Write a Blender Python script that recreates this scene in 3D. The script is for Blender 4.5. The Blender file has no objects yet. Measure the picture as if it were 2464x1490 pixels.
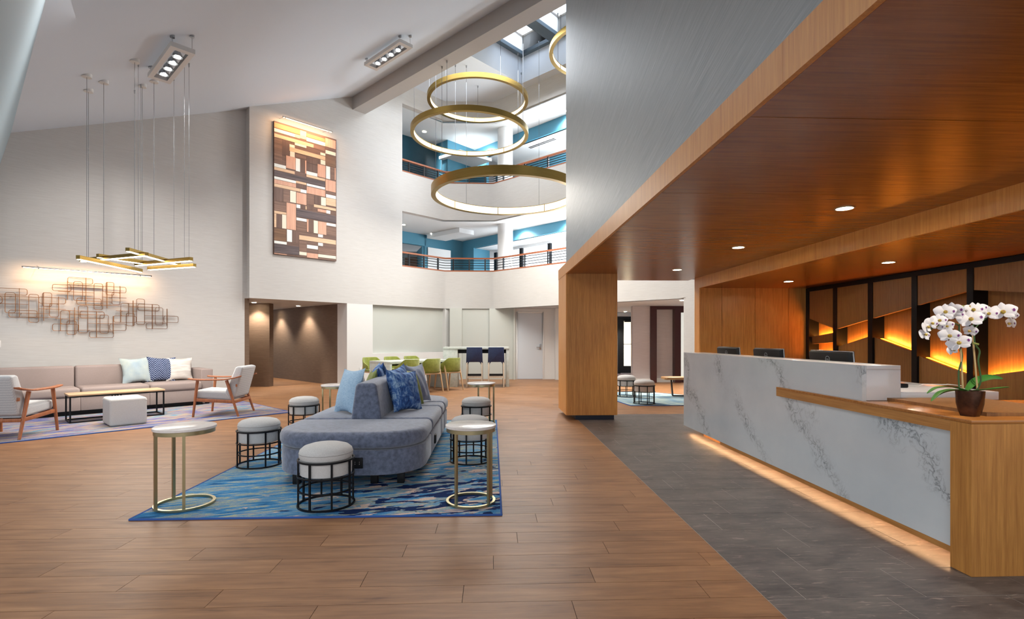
import bpy, bmesh, math, random
from mathutils import Vector, Matrix
random.seed(11)
SC = bpy.context.scene
COL = SC.collection
pi = math.pi
R = math.sqrt(.5)
# ------------------------------------------------------------------ camera, world, exposure
F, CX, HY, EYE = 1235., 1232., 814., 1.28
TH = math.atan(48 / F)
cT, sT = math.cos(TH), math.sin(TH)
cam_d = bpy.data.cameras.new('camera'); cam = bpy.data.objects.new('camera', cam_d); COL.objects.link(cam)
cam.location = (0, 0, EYE); cam.rotation_euler = (pi / 2, 0, -TH)
cam_d.sensor_width = 36; cam_d.lens = F / 2464 * 36; cam_d.shift_y = (814 - 745) / 2464; cam_d.clip_end = 200; cam_d.clip_start = .05
SC.camera = cam
wd = bpy.data.worlds.new('world'); SC.world = wd; wd.use_nodes = True
WB = wd.node_tree.nodes['Background']; WB.inputs[0].default_value = (.84, .92, 1, 1); WB.inputs[1].default_value = 1.1
SC.view_settings.view_transform = 'Standard'; SC.view_settings.look = 'None'; SC.view_settings.gamma = 1
SC.view_settings.use_curve_mapping = False; SC.view_settings.exposure = .33

def light(name, kind, loc, power, color=(1, 1, 1), size=.1, size_y=None, rot=None, spot=None, blend=.5, parent=None, look=None):
    d = bpy.data.lights.new(name, kind); d.energy = power; d.color = color
    if kind == 'AREA':
        d.size = size
        if size_y: d.shape = 'RECTANGLE'; d.size_y = size_y
    else: d.shadow_soft_size = size
    if kind == 'SPOT': d.spot_size = spot or 1.6; d.spot_blend = blend
    o = bpy.data.objects.new(name, d); COL.objects.link(o); o.location = loc
    if look is not None: o.rotation_euler = (Vector(look) - Vector(loc)).to_track_quat('-Z', 'Y').to_euler()
    elif rot: o.rotation_euler = rot
    if parent: o.parent = parent
    return o
# unseen fill lamps added to brighten the lounge, atrium and entrance side
light('lounge_fill', 'AREA', (-3.2, 5.6, 4.9), 80, (1, .97, .94), 2.5, 2.5, look=(-3.4, 6.0, 0))
light('atrium_fill', 'AREA', (-.2, 12.6, 8.2), 200, (.88, .94, 1), 3.0, 3.0, look=(-.2, 12.6, 0))
light('entrance_fill', 'AREA', (0.2, -2.5, 4.2), 170, (.95, .98, 1), 3, 3, look=(1.2, 5.5, 1.0))

# ------------------------------------------------------------------ pixel -> place helpers (all at real depth)
def LD(l, d): return (l * cT + d * sT, -l * sT + d * cT)
def G(px, py, z=0.):
    d = (z - EYE) * F / (HY - py); x, y = LD((px - CX) / F * d, d); return Vector((x, y, z))
def V(px, py, d):
    x, y = LD((px - CX) / F * d, d); return Vector((x, y, EYE + (HY - py) / F * d))
def Wp(px, py, A, u):
    dx, dy = LD((px - CX) / F, 1.0); det = -dx * u[1] + u[0] * dy
    t = (-A[0] * u[1] + u[0] * A[1]) / det
    return Vector((dx * t, dy * t, EYE + (HY - py) / F * t))
def sv2xy(s, v): return ((s + v) * R, (s - v) * R)
def P3(s, v, z): return Vector(((s + v) * R, (s - v) * R, z))
def XS(p): return (p[0] + p[1]) * R
def XV(p): return (p[0] - p[1]) * R
VA, VL = -12.365, -12.565            # planes of the art wall and of the lounge wall (45 degree walls)
def SZ(px, py, v=VA):                # pixel on a 45-degree wall plane -> (s, z)
    p = Wp(px, py, sv2xy(0, v), (R, R)); return XS(p), p.z
def zc(s): return 4.884 + .4335 * (s - .6385)   # sloped lounge ceiling
def CEIL(px, py):
    dx, dy = LD((px - CX) / F, 1.0); dz = (HY - py) / F; ds = (dx + dy) * R
    t = (4.884 - .4335 * .6385 - EYE) / (dz - .4335 * ds); return Vector((dx * t, dy * t, EYE + dz * t))

# ------------------------------------------------------------------ mesh helpers
class MB:
    def __init__(s): s.v = []; s.f = []
    def add(s, vs, fs, M=None):
        n = len(s.v)
        s.v += [tuple(M @ Vector(p)) if M else tuple(p) for p in vs]; s.f += [tuple(i + n for i in f) for f in fs]; return s
    def box(s, x0, x1, y0, y1, z0, z1, M=None):
        vs = [(x0, y0, z0), (x1, y0, z0), (x1, y1, z0), (x0, y1, z0), (x0, y0, z1), (x1, y0, z1), (x1, y1, z1), (x0, y1, z1)]
        return s.add(vs, [(0, 3, 2, 1), (4, 5, 6, 7), (0, 1, 5, 4), (1, 2, 6, 5), (2, 3, 7, 6), (3, 0, 4, 7)], M)
    def prism(s, poly, z0, z1, M=None):
        a = sum(poly[i][0] * poly[(i + 1) % len(poly)][1] - poly[(i + 1) % len(poly)][0] * poly[i][1] for i in range(len(poly)))
        if a < 0: poly = poly[::-1]
        n = len(poly); vs = [(p[0], p[1], z0) for p in poly] + [(p[0], p[1], z1) for p in poly]
        return s.add(vs, [tuple(range(n))[::-1], tuple(range(n, 2 * n))] + [(i, (i + 1) % n, n + (i + 1) % n, n + i) for i in range(n)], M)
    def seg(s, p0, p1, r0, r1=None, n=10, caps=True, rot=0):
        p0, p1 = Vector(p0), Vector(p1); r1 = r0 if r1 is None else r1; d = (p1 - p0).normalized()
        q = d.to_track_quat('Z', 'Y'); vs = []
        for p, r in ((p0, r0), (p1, r1)):
            for i in range(n): a = 2 * pi * i / n + rot; vs.append(p + q @ Vector((r * math.cos(a), r * math.sin(a), 0)))
        fs = [(i, (i + 1) % n, n + (i + 1) % n, n + i) for i in range(n)]
        if caps: fs += [tuple(range(n))[::-1], tuple(range(n, 2 * n))]
        return s.add(vs, fs)
    def bar(s, p0, p1, w, h, up=(0, 0, 1), w1=None, h1=None):      # rectangular bar, w across, h along 'up'
        p0, p1 = Vector(p0), Vector(p1); d = (p1 - p0).normalized(); up = Vector(up); a = d.cross(up).normalized(); b = a.cross(d)
        w1 = w if w1 is None else w1; h1 = h if h1 is None else h1
        vs = [p + a * (i * ww / 2) + b * (j * hh / 2) for p, ww, hh in ((p0, w, h), (p1, w1, h1)) for i, j in ((-1, -1), (1, -1), (1, 1), (-1, 1))]
        return s.add(vs, [(0, 1, 2, 3)[::-1], (4, 5, 6, 7)] + [(i, (i + 1) % 4, 4 + (i + 1) % 4, 4 + i) for i in range(4)])
    def tube(s, path, r, n=8, closed=False, rs=None):
        path = [Vector(p) for p in path]; m = len(path); vs = []; prev = None
        for i, p in enumerate(path):
            a = path[(i - 1) % m] if closed or i > 0 else p; b = path[(i + 1) % m] if closed or i < m - 1 else p
            t = (b - a).normalized()
            if prev is None: nx = t.orthogonal().normalized()
            else: nx = (prev - t * prev.dot(t)).normalized()
            prev = nx; ny = t.cross(nx); rr = rs[i] if rs else r
            for k in range(n): an = 2 * pi * k / n; vs.append(p + nx * rr * math.cos(an) + ny * rr * math.sin(an))
        fs = []
        for i in range(m if closed else m - 1):
            j = (i + 1) % m
            for k in range(n): fs.append((i * n + k, i * n + (k + 1) % n, j * n + (k + 1) % n, j * n + k))
        if not closed: fs += [tuple(range(n))[::-1], tuple(range((m - 1) * n, m * n))]
        return s.add(vs, fs)
    def lathe(s, prof, n=32, M=None, closed=False):
        vs = []; m = len(prof)
        for r, z in prof:
            for i in range(n): a = 2 * pi * i / n; vs.append((r * math.cos(a), r * math.sin(a), z))
        fs = []
        for j in range(m if closed else m - 1):
            k = (j + 1) % m
            for i in range(n): fs.append((j * n + i, j * n + (i + 1) % n, k * n + (i + 1) % n, k * n + i))
        if not closed:
            if prof[0][0] > 1e-5: fs.append(tuple(range(n))[::-1])
            if prof[-1][0] > 1e-5: fs.append(tuple(range((m - 1) * n, m * n)))
        return s.add(vs, fs, M)
    def ring(s, r0, r1, z0, z1, n=48, M=None): return s.lathe([(r0, z0), (r1, z0), (r1, z1), (r0, z1)], n, M, True)
    def sheet(s, rows):                       # grid of points
        m = len(rows[0]); vs = [p for r in rows for p in r]
        return s.add(vs, [(i * m + j, i * m + j + 1, (i + 1) * m + j + 1, (i + 1) * m + j) for i in range(len(rows) - 1) for j in range(m - 1)])
    def strip(s, pts, t, z0, z1):             # wall along a polyline, thickness t to the LEFT of travel
        pts = [Vector((p[0], p[1])) for p in pts]; off = []
        for i, p in enumerate(pts):
            ns = []
            if i > 0: d = (p - pts[i - 1]).normalized(); ns.append(Vector((-d.y, d.x)))
            if i < len(pts) - 1: d = (pts[i + 1] - p).normalized(); ns.append(Vector((-d.y, d.x)))
            nn = sum(ns, Vector((0, 0))).normalized(); off.append(p + nn * (t / max(.3, nn.dot(ns[0]))))
        for i in range(len(pts) - 1):
            q = [pts[i], pts[i + 1], off[i + 1], off[i]]; s.prism([tuple(a) for a in q], z0, z1)
        return s
def Mloc(loc=(0, 0, 0), rz=0, rx=0, ry=0):
    return Matrix.Translation(Vector(loc)) @ Matrix.Rotation(rz, 4, 'Z') @ Matrix.Rotation(rx, 4, 'X') @ Matrix.Rotation(ry, 4, 'Y')

def mesh_of(name, mb, bevel=0, seg=2, flat=False, subd=0, ang=38, weld=True):
    bm = bmesh.new()
    vs = [bm.verts.new(p) for p in mb.v]
    for f in mb.f:
        try: bm.faces.new([vs[i] for i in f])
        except ValueError: pass
    if weld: bmesh.ops.remove_doubles(bm, verts=bm.verts, dist=1e-5)
    bmesh.ops.recalc_face_normals(bm, faces=bm.faces)
    A = math.radians(ang)
    if bevel:
        es = [e for e in bm.edges if len(e.link_faces) == 2 and e.calc_face_angle(0) > A]
        bmesh.ops.bevel(bm, geom=es, offset=bevel, segments=seg, profile=.5, affect='EDGES', clamp_overlap=True)
    if subd: bmesh.ops.subdivide_edges(bm, edges=bm.edges, cuts=1, use_grid_fill=True, smooth=1)
    me = bpy.data.meshes.new(name)
    for f in bm.faces: f.smooth = not flat
    for e in bm.edges:
        if len(e.link_faces) == 2 and e.calc_face_angle(0) > A: e.smooth = False
    bm.to_mesh(me); bm.free(); return me
def link_mesh(name, me, parent=None, loc=(0, 0, 0), rz=0):
    o = bpy.data.objects.new(name, me); COL.objects.link(o); o.location = loc; o.rotation_euler = (0, 0, rz)
    if parent: o.parent = parent
    return o
def obj(name, mb, m, parent=None, loc=(0, 0, 0), rz=0, label=None, **k):
    me = mesh_of(name, mb, **k); me.materials.append(m); o = link_mesh(name, me, parent, loc, rz)
    if label: o['label'] = label
    return o
def tag(o, label, cat, group=None):
    o['label'] = label; o['category'] = cat
    if group: o['group'] = group
    return o
def thing(name, label, cat, loc=(0, 0, 0), rz=0, group=None):
    o = bpy.data.objects.new(name, None); COL.objects.link(o); o.location = loc; o.rotation_euler = (0, 0, rz); o.empty_display_size = .1
    return tag(o, label, cat, group)
def struct(name, mb, m, parent=None, **k):
    o = obj(name, mb, m, parent, **k)
    if not parent: o['kind'] = 'structure'
    return o
def sgroup(name, loc=(0, 0, 0)):
    o = bpy.data.objects.new(name, None); COL.objects.link(o); o.location = loc; o['kind'] = 'structure'; return o
def dup(root, loc, rz, label=None, group=None, scale=None):
    r = root.copy(); COL.objects.link(r); r.location = loc; r.rotation_euler = (0, 0, rz)
    if label: r['label'] = label
    if group: r['group'] = group
    if scale: r.scale = scale
    for ch in list(root.children):
        c = ch.copy(); COL.objects.link(c); c.parent = r
        for g in list(ch.children):
            d = g.copy(); COL.objects.link(d); d.parent = c
    return r

# ------------------------------------------------------------------ materials
def c(r, g=None, b=None):
    if g is None: r, g, b = r
    f = lambda x: (x / 255 / 12.92) if x / 255 <= .04045 else ((x / 255 + .055) / 1.055) ** 2.4
    return (f(r), f(g), f(b), 1)
class NT:
    def __init__(s, name):
        s.m = bpy.data.materials.new(name); s.m.use_nodes = True; s.t = s.m.node_tree; s.b = s.t.nodes['Principled BSDF']
    def n(s, kind, **k):
        nd = s.t.nodes.new('ShaderNode' + kind)
        for a, v in k.items():
            if a.startswith('i_'):
                key = a[2:]; key = int(key) if key.isdigit() else key.replace('_', ' ')
                s.set(nd.inputs[key], v)
            else: setattr(nd, a, v)
        return nd
    def set(s, sock, v):
        if isinstance(v, bpy.types.NodeSocket): s.t.links.new(v, sock)
        elif isinstance(v, bpy.types.Node): s.t.links.new(v.outputs[0], sock)
        else: sock.default_value = v
    def math(s, op, a, b=0., c_=None):
        nd = s.t.nodes.new('ShaderNodeMath'); nd.operation = op; s.set(nd.inputs[0], a); s.set(nd.inputs[1], b)
        if c_ is not None: s.set(nd.inputs[2], c_)
        return nd.outputs[0]
    def coord(s, world=False):
        if world: return s.n('NewGeometry').outputs['Position']
        return s.n('TexCoord').outputs['Object']
    def mapped(s, co, scale=(1, 1, 1), loc=(0, 0, 0), rot=(0, 0, 0)):
        return s.n('Mapping', i_0=co, i_Scale=scale, i_Location=loc, i_Rotation=rot).outputs[0]
    def noise(s, co, scale=5., detail=3., rough=.55, dist=0.):
        return s.n('TexNoise', i_Vector=co, i_Scale=scale, i_Detail=detail, i_Roughness=rough, i_Distortion=dist).outputs[0]
    def ramp(s, fac, stops, interp='LINEAR'):
        nd = s.n('ValToRGB', i_0=fac); cr = nd.color_ramp; cr.interpolation = interp
        while len(cr.elements) < len(stops): cr.elements.new(.5)
        for e, (p, col) in zip(cr.elements, stops): e.position = p; e.color = col if len(col) == 4 else (*col, 1)
        return nd.outputs[0]
    def mix(s, f, a, b, mode='MIX'):
        nd = s.t.nodes.new('ShaderNodeMix'); nd.data_type = 'RGBA'; nd.blend_type = mode
        s.set(nd.inputs[0], f); s.set(nd.inputs[6], a); s.set(nd.inputs[7], b); return nd.outputs[2]
    def bump(s, h, strength=.2, dist=.01):
        nd = s.n('Bump', i_Height=h, i_Strength=strength, i_Distance=dist); s.set(s.b.inputs['Normal'], nd.outputs[0])
    def P(s, **k):
        for a, v in k.items(): s.set(s.b.inputs[a.replace('_', ' ')], v)
        return s.m
def plain(name, col, rough=.5, metal=0., spec=.5, col2=None, nscale=8., stretch=(1, 1, 1), detail=4., bump=0., bscale=None, sheen=0., coat=0., world=False, lo=.35, hi=.65, trans=0.):
    t = NT(name); t.P(Roughness=rough, Metallic=metal); t.b.inputs['Specular IOR Level'].default_value = spec
    if col2 or bump: co = t.mapped(t.coord(world), stretch); nz = t.noise(co, nscale, detail, .6)
    t.P(Base_Color=t.ramp(nz, [(lo, c(col)), (hi, c(col2))]) if col2 else c(col))
    if bump: t.bump(t.noise(co, bscale, 3.) if bscale else nz, bump, .01)
    if sheen: t.P(Sheen_Weight=sheen)
    if coat: t.P(Coat_Weight=coat, Coat_Roughness=.15)
    if trans: t.P(Transmission_Weight=trans)
    return t.m
def glow(name, col, strength):
    t = NT(name); t.P(Base_Color=c(col), Emission_Color=c(col), Emission_Strength=strength); return t.m
def woody(name, c1, c2, axis='z', rough=.4, scale=1., coat=0., world=False, bump=.05, fleck=True, spec=.5):
    t = NT(name); co = t.coord(world); big = [40 * scale] * 3; big['xyz'.index(axis)] = 1.6 * scale
    n1 = t.noise(t.mapped(co, tuple(big)), 1.3, 5, .65); fine = [160 * scale] * 3; fine['xyz'.index(axis)] = 6 * scale
    n2 = t.noise(t.mapped(co, tuple(fine)), 1., 3, .6); slow = t.noise(co, 1.7 * scale, 2)
    f = t.math('ADD', t.math('MULTIPLY', n1, .55), t.math('ADD', t.math('MULTIPLY', n2, .3), t.math('MULTIPLY', slow, .15)))
    t.P(Base_Color=t.ramp(f, [(.36, c(c1)), (.62, c(c2))]), Roughness=rough)
    t.b.inputs['Specular IOR Level'].default_value = spec
    if coat: t.P(Coat_Weight=coat, Coat_Roughness=.12)
    if bump: t.bump(n2, bump, .004)
    return t.m
def floorwood():
    t = NT('floor_wood'); pos = t.coord(True); sp = t.n('SeparateXYZ', i_0=pos)
    x, y = sp.outputs[0], sp.outputs[1]
    ry = t.math('DIVIDE', y, PW); row = t.math('FLOOR', ry); off = t.math('FRACT', t.math('MULTIPLY', row, .4371))
    rx = t.math('ADD', t.math('DIVIDE', x, PL), off); colm = t.math('FLOOR', rx)
    idv = t.n('CombineXYZ', i_0=row, i_1=colm); wn = t.n('TexWhiteNoise', noise_dimensions='3D', i_Vector=idv.outputs[0])
    sh = t.n('VectorMath', operation='MULTIPLY_ADD', i_0=wn.outputs['Color'], i_1=(7., 7., 7.)); t.set(sh.inputs[2], pos)
    co = sh.outputs[0]
    g = t.noise(t.mapped(co, (1.1, 14, 1)), 1.6, 6, .62, .4); g2 = t.noise(t.mapped(co, (4, 90, 1)), 2., 3, .6); k = t.noise(t.mapped(co, (1.5, 5, 1)), 1.5, 3, .5, 1.)
    f = t.math('ADD', t.math('MULTIPLY', g, .5), t.math('ADD', t.math('MULTIPLY', g2, .2), t.math('MULTIPLY', k, .3)))
    base = t.ramp(f, [(.3, c(84, 54, 32)), (.42, c(132, 90, 56)), (.58, c(158, 112, 72)), (.72, c(178, 133, 90))])
    v = t.math('MULTIPLY_ADD', wn.outputs['Value'], .13, .93); hs = t.n('HueSaturation', i_Color=base, i_Value=v, i_Saturation=.95)
    fy = t.math('FRACT', ry); fx = t.math('FRACT', rx)
    ln = t.math('MAXIMUM', t.math('LESS_THAN', fy, .012), t.math('LESS_THAN', fx, .0022))
    t.P(Base_Color=t.mix(t.math('MULTIPLY', ln, .3), hs.outputs[0], c(60, 36, 22)), Roughness=t.math('MULTIPLY_ADD', g2, .2, .36))
    t.b.inputs['Specular IOR Level'].default_value = .3
    t.bump(g2, .08, .004); return t.m
def tilestone():
    t = NT('stone_tile'); pos = t.coord(True); co = t.mapped(pos, (5, 26, 5))
    a = t.noise(co, 1.3, 7, .7, .6); b_ = t.noise(t.mapped(pos, (2, 3, 2)), 1.5, 3); w = t.noise(t.mapped(pos, (4.5, 32, 5), (3, 1, 0)), 1.4, 5, .6, 1.2)
    base = t.ramp(t.math('ADD', t.math('MULTIPLY', a, .6), t.math('MULTIPLY', b_, .4)), [(.36, c(60, 57, 59)), (.62, c(108, 101, 98))])
    hl = t.ramp(w, [(.6, (0, 0, 0, 1)), (.66, (1, 1, 1, 1))])
    t.P(Base_Color=t.mix(t.math('MULTIPLY', hl, .5), base, c(165, 150, 142)), Roughness=t.math('MULTIPLY_ADD', a, .3, .3)); t.bump(a, .15, .004); return t.m
def marble():
    t = NT('veined_quartz'); pos = t.coord(True)
    wob = t.noise(t.mapped(pos, (1, 1.2, 1.6)), 1.3, 4, .55); sp = t.n('SeparateXYZ', i_0=pos)
    d = t.math('ADD', t.math('MULTIPLY', sp.outputs[1], .62), t.math('MULTIPLY', sp.outputs[2], -.62))
    d = t.math('ADD', d, t.math('MULTIPLY', wob, .75))
    band = t.math('ABSOLUTE', t.math('SUBTRACT', t.math('FRACT', t.math('MULTIPLY', d, 1.35)), .5))
    mask = t.ramp(band, [(0, (1, 1, 1, 1)), (.05, (.6, .6, .6, 1)), (.13, (.0, .0, .0, 1))])
    net = t.noise(t.mapped(pos, (1, 1, .8)), 15, 7, .62, .8); rid = t.math('ABSOLUTE', t.math('SUBTRACT', net, .5))
    vein = t.ramp(rid, [(0, (1, 1, 1, 1)), (.012, (.7, .7, .7, 1)), (.03, (.2, .2, .2, 1)), (.09, (.05, .05, .05, 1))])
    gate = t.ramp(t.noise(pos, 1.1, 2), [(.38, (0, 0, 0, 1)), (.5, (1, 1, 1, 1))])
    core = t.ramp(band, [(0, (1, 1, 1, 1)), (.006, (.25, .25, .25, 1)), (.012, (0, 0, 0, 1))])
    v = t.math('MULTIPLY', t.math('MAXIMUM', t.math('MULTIPLY', t.math('MULTIPLY', mask, vein), 1.), t.math('MULTIPLY', core, .6)), gate)
    base = t.ramp(wob, [(.3, c(204, 212, 217)), (.7, c(220, 226, 229))])
    t.P(Base_Color=t.mix(v, base, c(112, 118, 124)), Roughness=.16); return t.m
def papered(name, c1, c2, axis='h', s=1., rough=.85, bump=.12):
    t = NT(name); pos = t.coord(True); st = (3.5, 3.5, 110) if axis == 'h' else (60, 60, 3)
    a = t.noise(t.mapped(pos, st), s, 4, .65); t.P(Base_Color=t.ramp(a, [(.3, c(c1)), (.7, c(c2))]), Roughness=rough); t.bump(a, bump, .003); return t.m
def greywall():
    t = NT('silver_streak_paper'); pos = t.coord(True); m = t.mapped(pos, (1, 1, 1), rot=(math.radians(14), 0, 0))
    a = t.noise(t.mapped(m, (1, 2.2, 95)), 1.0, 5, .7, .2); b_ = t.noise(t.mapped(m, (1, 3.5, 130), (2, 5, 1)), 1., 3, .5)
    base = t.ramp(a, [(.3, c(138, 149, 156)), (.7, c(168, 178, 183))]); hl = t.ramp(b_, [(.66, (0, 0, 0, 1)), (.72, (1, 1, 1, 1))])
    t.P(Base_Color=t.mix(t.math('MULTIPLY', hl, .5), base, c(210, 218, 222)), Roughness=.5); t.bump(a, .2, .004); return t.m
def rugmat(name, cols, ang, st, patch=None, seed=0.):
    t = NT(name); co = t.coord(); m = t.mapped(co, (1, 1, 1), (seed, seed, 0), (0, 0, ang))
    a = t.noise(t.mapped(m, st), 1.2, 6, .62, .9); b_ = t.noise(t.mapped(m, (st[0] * 1.7, st[1] * 1.8, 1), (4, 9, 0)), 1.3, 6, .65, .5)
    f = t.math('ADD', t.math('MULTIPLY', a, .55), t.math('MULTIPLY', b_, .45)); base = t.ramp(f, cols)
    if patch:
        (px, py, pr, pc1, pc2) = patch; q = t.mapped(m, (3.2, 10., 1), (1, 2, 0)); n = t.noise(q, 1.1, 4, .5, .6)
        dd = t.n('VectorMath', operation='DISTANCE', i_0=co, i_1=(px, py, 0)).outputs['Value']
        near = t.math('SUBTRACT', 1., t.math('DIVIDE', dd, pr)); nn = t.math('ADD', n, t.math('MULTIPLY', near, .13))
        base = t.mix(t.ramp(nn, [(.645, (0, 0, 0, 1)), (.655, (1, 1, 1, 1))]), base, c(pc1))
        n2 = t.math('ADD', t.noise(t.mapped(m, (3.4, 9.5, 1), (7, 3, 0)), 1.1, 4, .5, .6), t.math('MULTIPLY', near, .2))
        base = t.mix(t.ramp(n2, [(.66, (0, 0, 0, 1)), (.67, (1, 1, 1, 1))]), base, c(pc2))
    pile = t.noise(co, 260, 2, .5); base = t.mix(.5, base, t.ramp(pile, [(.3, (.45, .45, .45, 1)), (.7, (1.35, 1.35, 1.35, 1))]), 'MULTIPLY')
    t.P(Base_Color=base, Roughness=.95); t.b.inputs['Specular IOR Level'].default_value = .1; t.bump(pile, .5, .006); return t.m
def chevron(name, c1, c2):
    t = NT(name); sp = t.n('SeparateXYZ', i_0=t.coord()); x, z = sp.outputs[0], sp.outputs[2]
    tri = t.math('ABSOLUTE', t.math('SUBTRACT', t.math('FRACT', t.math('MULTIPLY', x, 9)), .5))
    w = t.math('FRACT', t.math('ADD', t.math('MULTIPLY', z, 26), t.math('MULTIPLY', tri, 3.2)))
    n = t.noise(t.coord(), 60, 3); w = t.math('ADD', w, t.math('MULTIPLY_ADD', n, .5, -.25))
    t.P(Base_Color=t.ramp(w, [(.62, c(c1)), (.7, c(c2))]), Roughness=.9); return t.m
def dots(name, c1, c2, sc=70.):
    t = NT(name); vo = t.n('TexVoronoi', i_Vector=t.coord(), i_Scale=sc, i_Randomness=.15)
    t.P(Base_Color=t.ramp(vo.outputs['Distance'], [(.3, c(c1)), (.5, c(c2))]), Roughness=.9); t.bump(vo.outputs['Distance'], .1, .002); return t.m

PW, PL = .1778, 1.22
M = {}
M['floor'] = floorwood(); M['tile'] = tilestone(); M['marble'] = marble(); M['grey'] = greywall()
M['gap'] = plain('floor_gap', (52, 38, 28), .9)
M['paper'] = papered('oat_wallpaper', (190, 187, 184), (202, 200, 197), bump=.05)
M['white'] = plain('white_paint', (222, 221, 219), .75)
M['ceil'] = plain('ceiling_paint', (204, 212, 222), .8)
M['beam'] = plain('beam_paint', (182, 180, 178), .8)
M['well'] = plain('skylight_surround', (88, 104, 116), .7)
M['niche'] = plain('niche_paint', (190, 193, 187), .7)
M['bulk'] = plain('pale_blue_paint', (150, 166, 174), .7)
M['brown'] = papered('brown_wallcovering', (98, 78, 62), (122, 99, 81), s=1.4, bump=.15)
M['teal'] = plain('teal_paint', (70, 132, 158), .6)
M['gallery'] = plain('gallery_white', (222, 226, 228), .7)
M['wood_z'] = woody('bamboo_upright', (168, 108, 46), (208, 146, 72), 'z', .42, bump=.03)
M['wood_x'] = woody('bamboo_across_shaded', (128, 68, 16), (164, 96, 30), 'x', .27, bump=0, spec=.35)  # darker copy of the portal bamboo, soffit shade put into the colour
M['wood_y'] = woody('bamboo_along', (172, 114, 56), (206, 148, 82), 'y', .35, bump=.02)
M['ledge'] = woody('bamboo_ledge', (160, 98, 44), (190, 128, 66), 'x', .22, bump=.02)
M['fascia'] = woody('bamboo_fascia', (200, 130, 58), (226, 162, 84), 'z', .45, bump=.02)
M['panel'] = woody('panel_veneer', (124, 82, 40), (156, 108, 58), 'z', .45, bump=.03)
M['black'] = plain('black_metal', (22, 24, 28), .4, .6)
M['blackp'] = plain('black_plastic', (14, 15, 18), .5, spec=.3)
M['navy_base'] = plain('dark_plinth', (24, 34, 52), .3)
M['brass'] = plain('brushed_brass', (150, 124, 66), .42, 1., col2=(166, 140, 80), nscale=3, stretch=(1, 1, 60))
M['brass_d'] = plain('pale_brass_tube', (178, 168, 132), .3, 1.)
M['gold'] = plain('copper_gold_wire', (150, 100, 56), .35, 1.)
M['chrome'] = plain('satin_steel', (170, 172, 175), .25, 1.)
M['steelwire'] = plain('steel_wire', (120, 122, 126), .35, .8)
M['led_w'] = glow('warm_white_led', (255, 238, 205), 9.)
M['led_ring'] = glow('ring_diffuser', (255, 234, 190), 1.6)
M['led_a'] = glow('amber_led', (255, 138, 24), 14.)
M['led_o'] = glow('peach_led', (255, 200, 150), 7.)
M['bulb'] = glow('spot_bulb', (255, 252, 245), 25.)
M['daylight'] = glow('frosted_daylight', (236, 244, 252), 1.5)
M['skyglass'] = glow('skylight_glass', (224, 238, 255), 6.)
M['daylight2'] = glow('frosted_interior_glass', (226, 230, 222), .55)
M['daywarm'] = glow('frosted_doorlight', (250, 240, 214), .95)
M['quartz'] = plain('white_quartz', (222, 224, 228), .14)
M['velvet'] = plain('grey_blue_velvet', (84, 91, 110), .75, col2=(114, 122, 144), nscale=26, detail=6, bump=.15, bscale=60, sheen=.5)
M['taupe'] = plain('taupe_upholstery', (144, 129, 124), .85, col2=(156, 141, 136), nscale=220, bump=.1)
M['linen'] = plain('oat_linen', (194, 191, 188), .95, col2=(210, 208, 205), nscale=160, stretch=(1, 1, 2), bump=.15)
M['houndstooth'] = dots('grey_woven_dots', (158, 161, 168), (198, 198, 198), 120.)
M['chairwood'] = woody('chair_walnut', (138, 78, 46), (174, 106, 66), 'z', .4, bump=.02)
M['oak'] = woody('pale_oak', (178, 142, 106), (208, 174, 138), 'x', .45, bump=.02)
M['oakleg'] = woody('oak_leg', (186, 152, 112), (216, 184, 144), 'z', .45, bump=.02)
M['greyoak'] = woody('pale_grey_oak_leg', (186, 172, 152), (212, 200, 182), 'z', .45, bump=.02)
M['green'] = plain('olive_velvet', (124, 134, 46), .8, col2=(150, 158, 66), nscale=10, detail=5, bump=.1, bscale=50, sheen=.4)
M['navy'] = plain('navy_leather', (26, 38, 72), .45, col2=(32, 46, 84), nscale=30)
M['concrete'] = plain('pale_speckled_laminate', (208, 212, 206), .35, col2=(190, 198, 190), nscale=18, detail=8)
M['pot'] = plain('bronze_pot', (92, 60, 42), .25, .6, col2=(78, 50, 36), nscale=60)
M['marbletop'] = plain('pale_marble_top', (222, 212, 204), .2, col2=(236, 230, 226), nscale=9, detail=8)
# ================================================================== THE SETTING
# floor slab, individually laid planks near the camera, stone tiles along the desk
XB = 1.345                                    # line where wood meets stone
mb = MB().prism([(-13, -4), (9, -4), (9, 24), (-13, 24)], -.25, -.006); fl = struct('floor', mb, M['gap'])
Y0, Y1 = PW * 8, PW * 31                        # zone of single planks
mb = MB()
for x0, x1, y0, y1 in ((-13, XB, Y1, 24), (-13, XB, -4, Y0), (XB, 9, .305 * 28 + .02, 24), (-13, -6.6, Y0, Y1)): mb.box(x0, x1, y0, y1, -.006, 0)
o = obj('plank_field', mb, M['floor'], fl); o['kind'] = 'stuff'
for r in range(8, 31):
    off = (r * .4371) % 1.0; y0 = r * PW
    for k in range(-8, 4):
        x0 = (k - off) * PL; x1 = x0 + PL
        a, b = max(x0, -6.6), min(x1, XB)
        if b - a < .004 or b < -.96 * (y0 + PW) - 1.6: continue
        g = .0012
        obj('plank', MB().box(a + g, b - g, y0 + g, y0 + PW - g, -.006, 0), M['floor'], fl)
o = obj('grout_bed', MB().box(XB + .002, 3.8, .92, 8.56, -.006, -.0015), plain('light_grout', (176, 170, 165), .9), fl)
tp = {0: 1.739 - .61, 1: 1.947 - .61, 2: 1.54 - .61}
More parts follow.
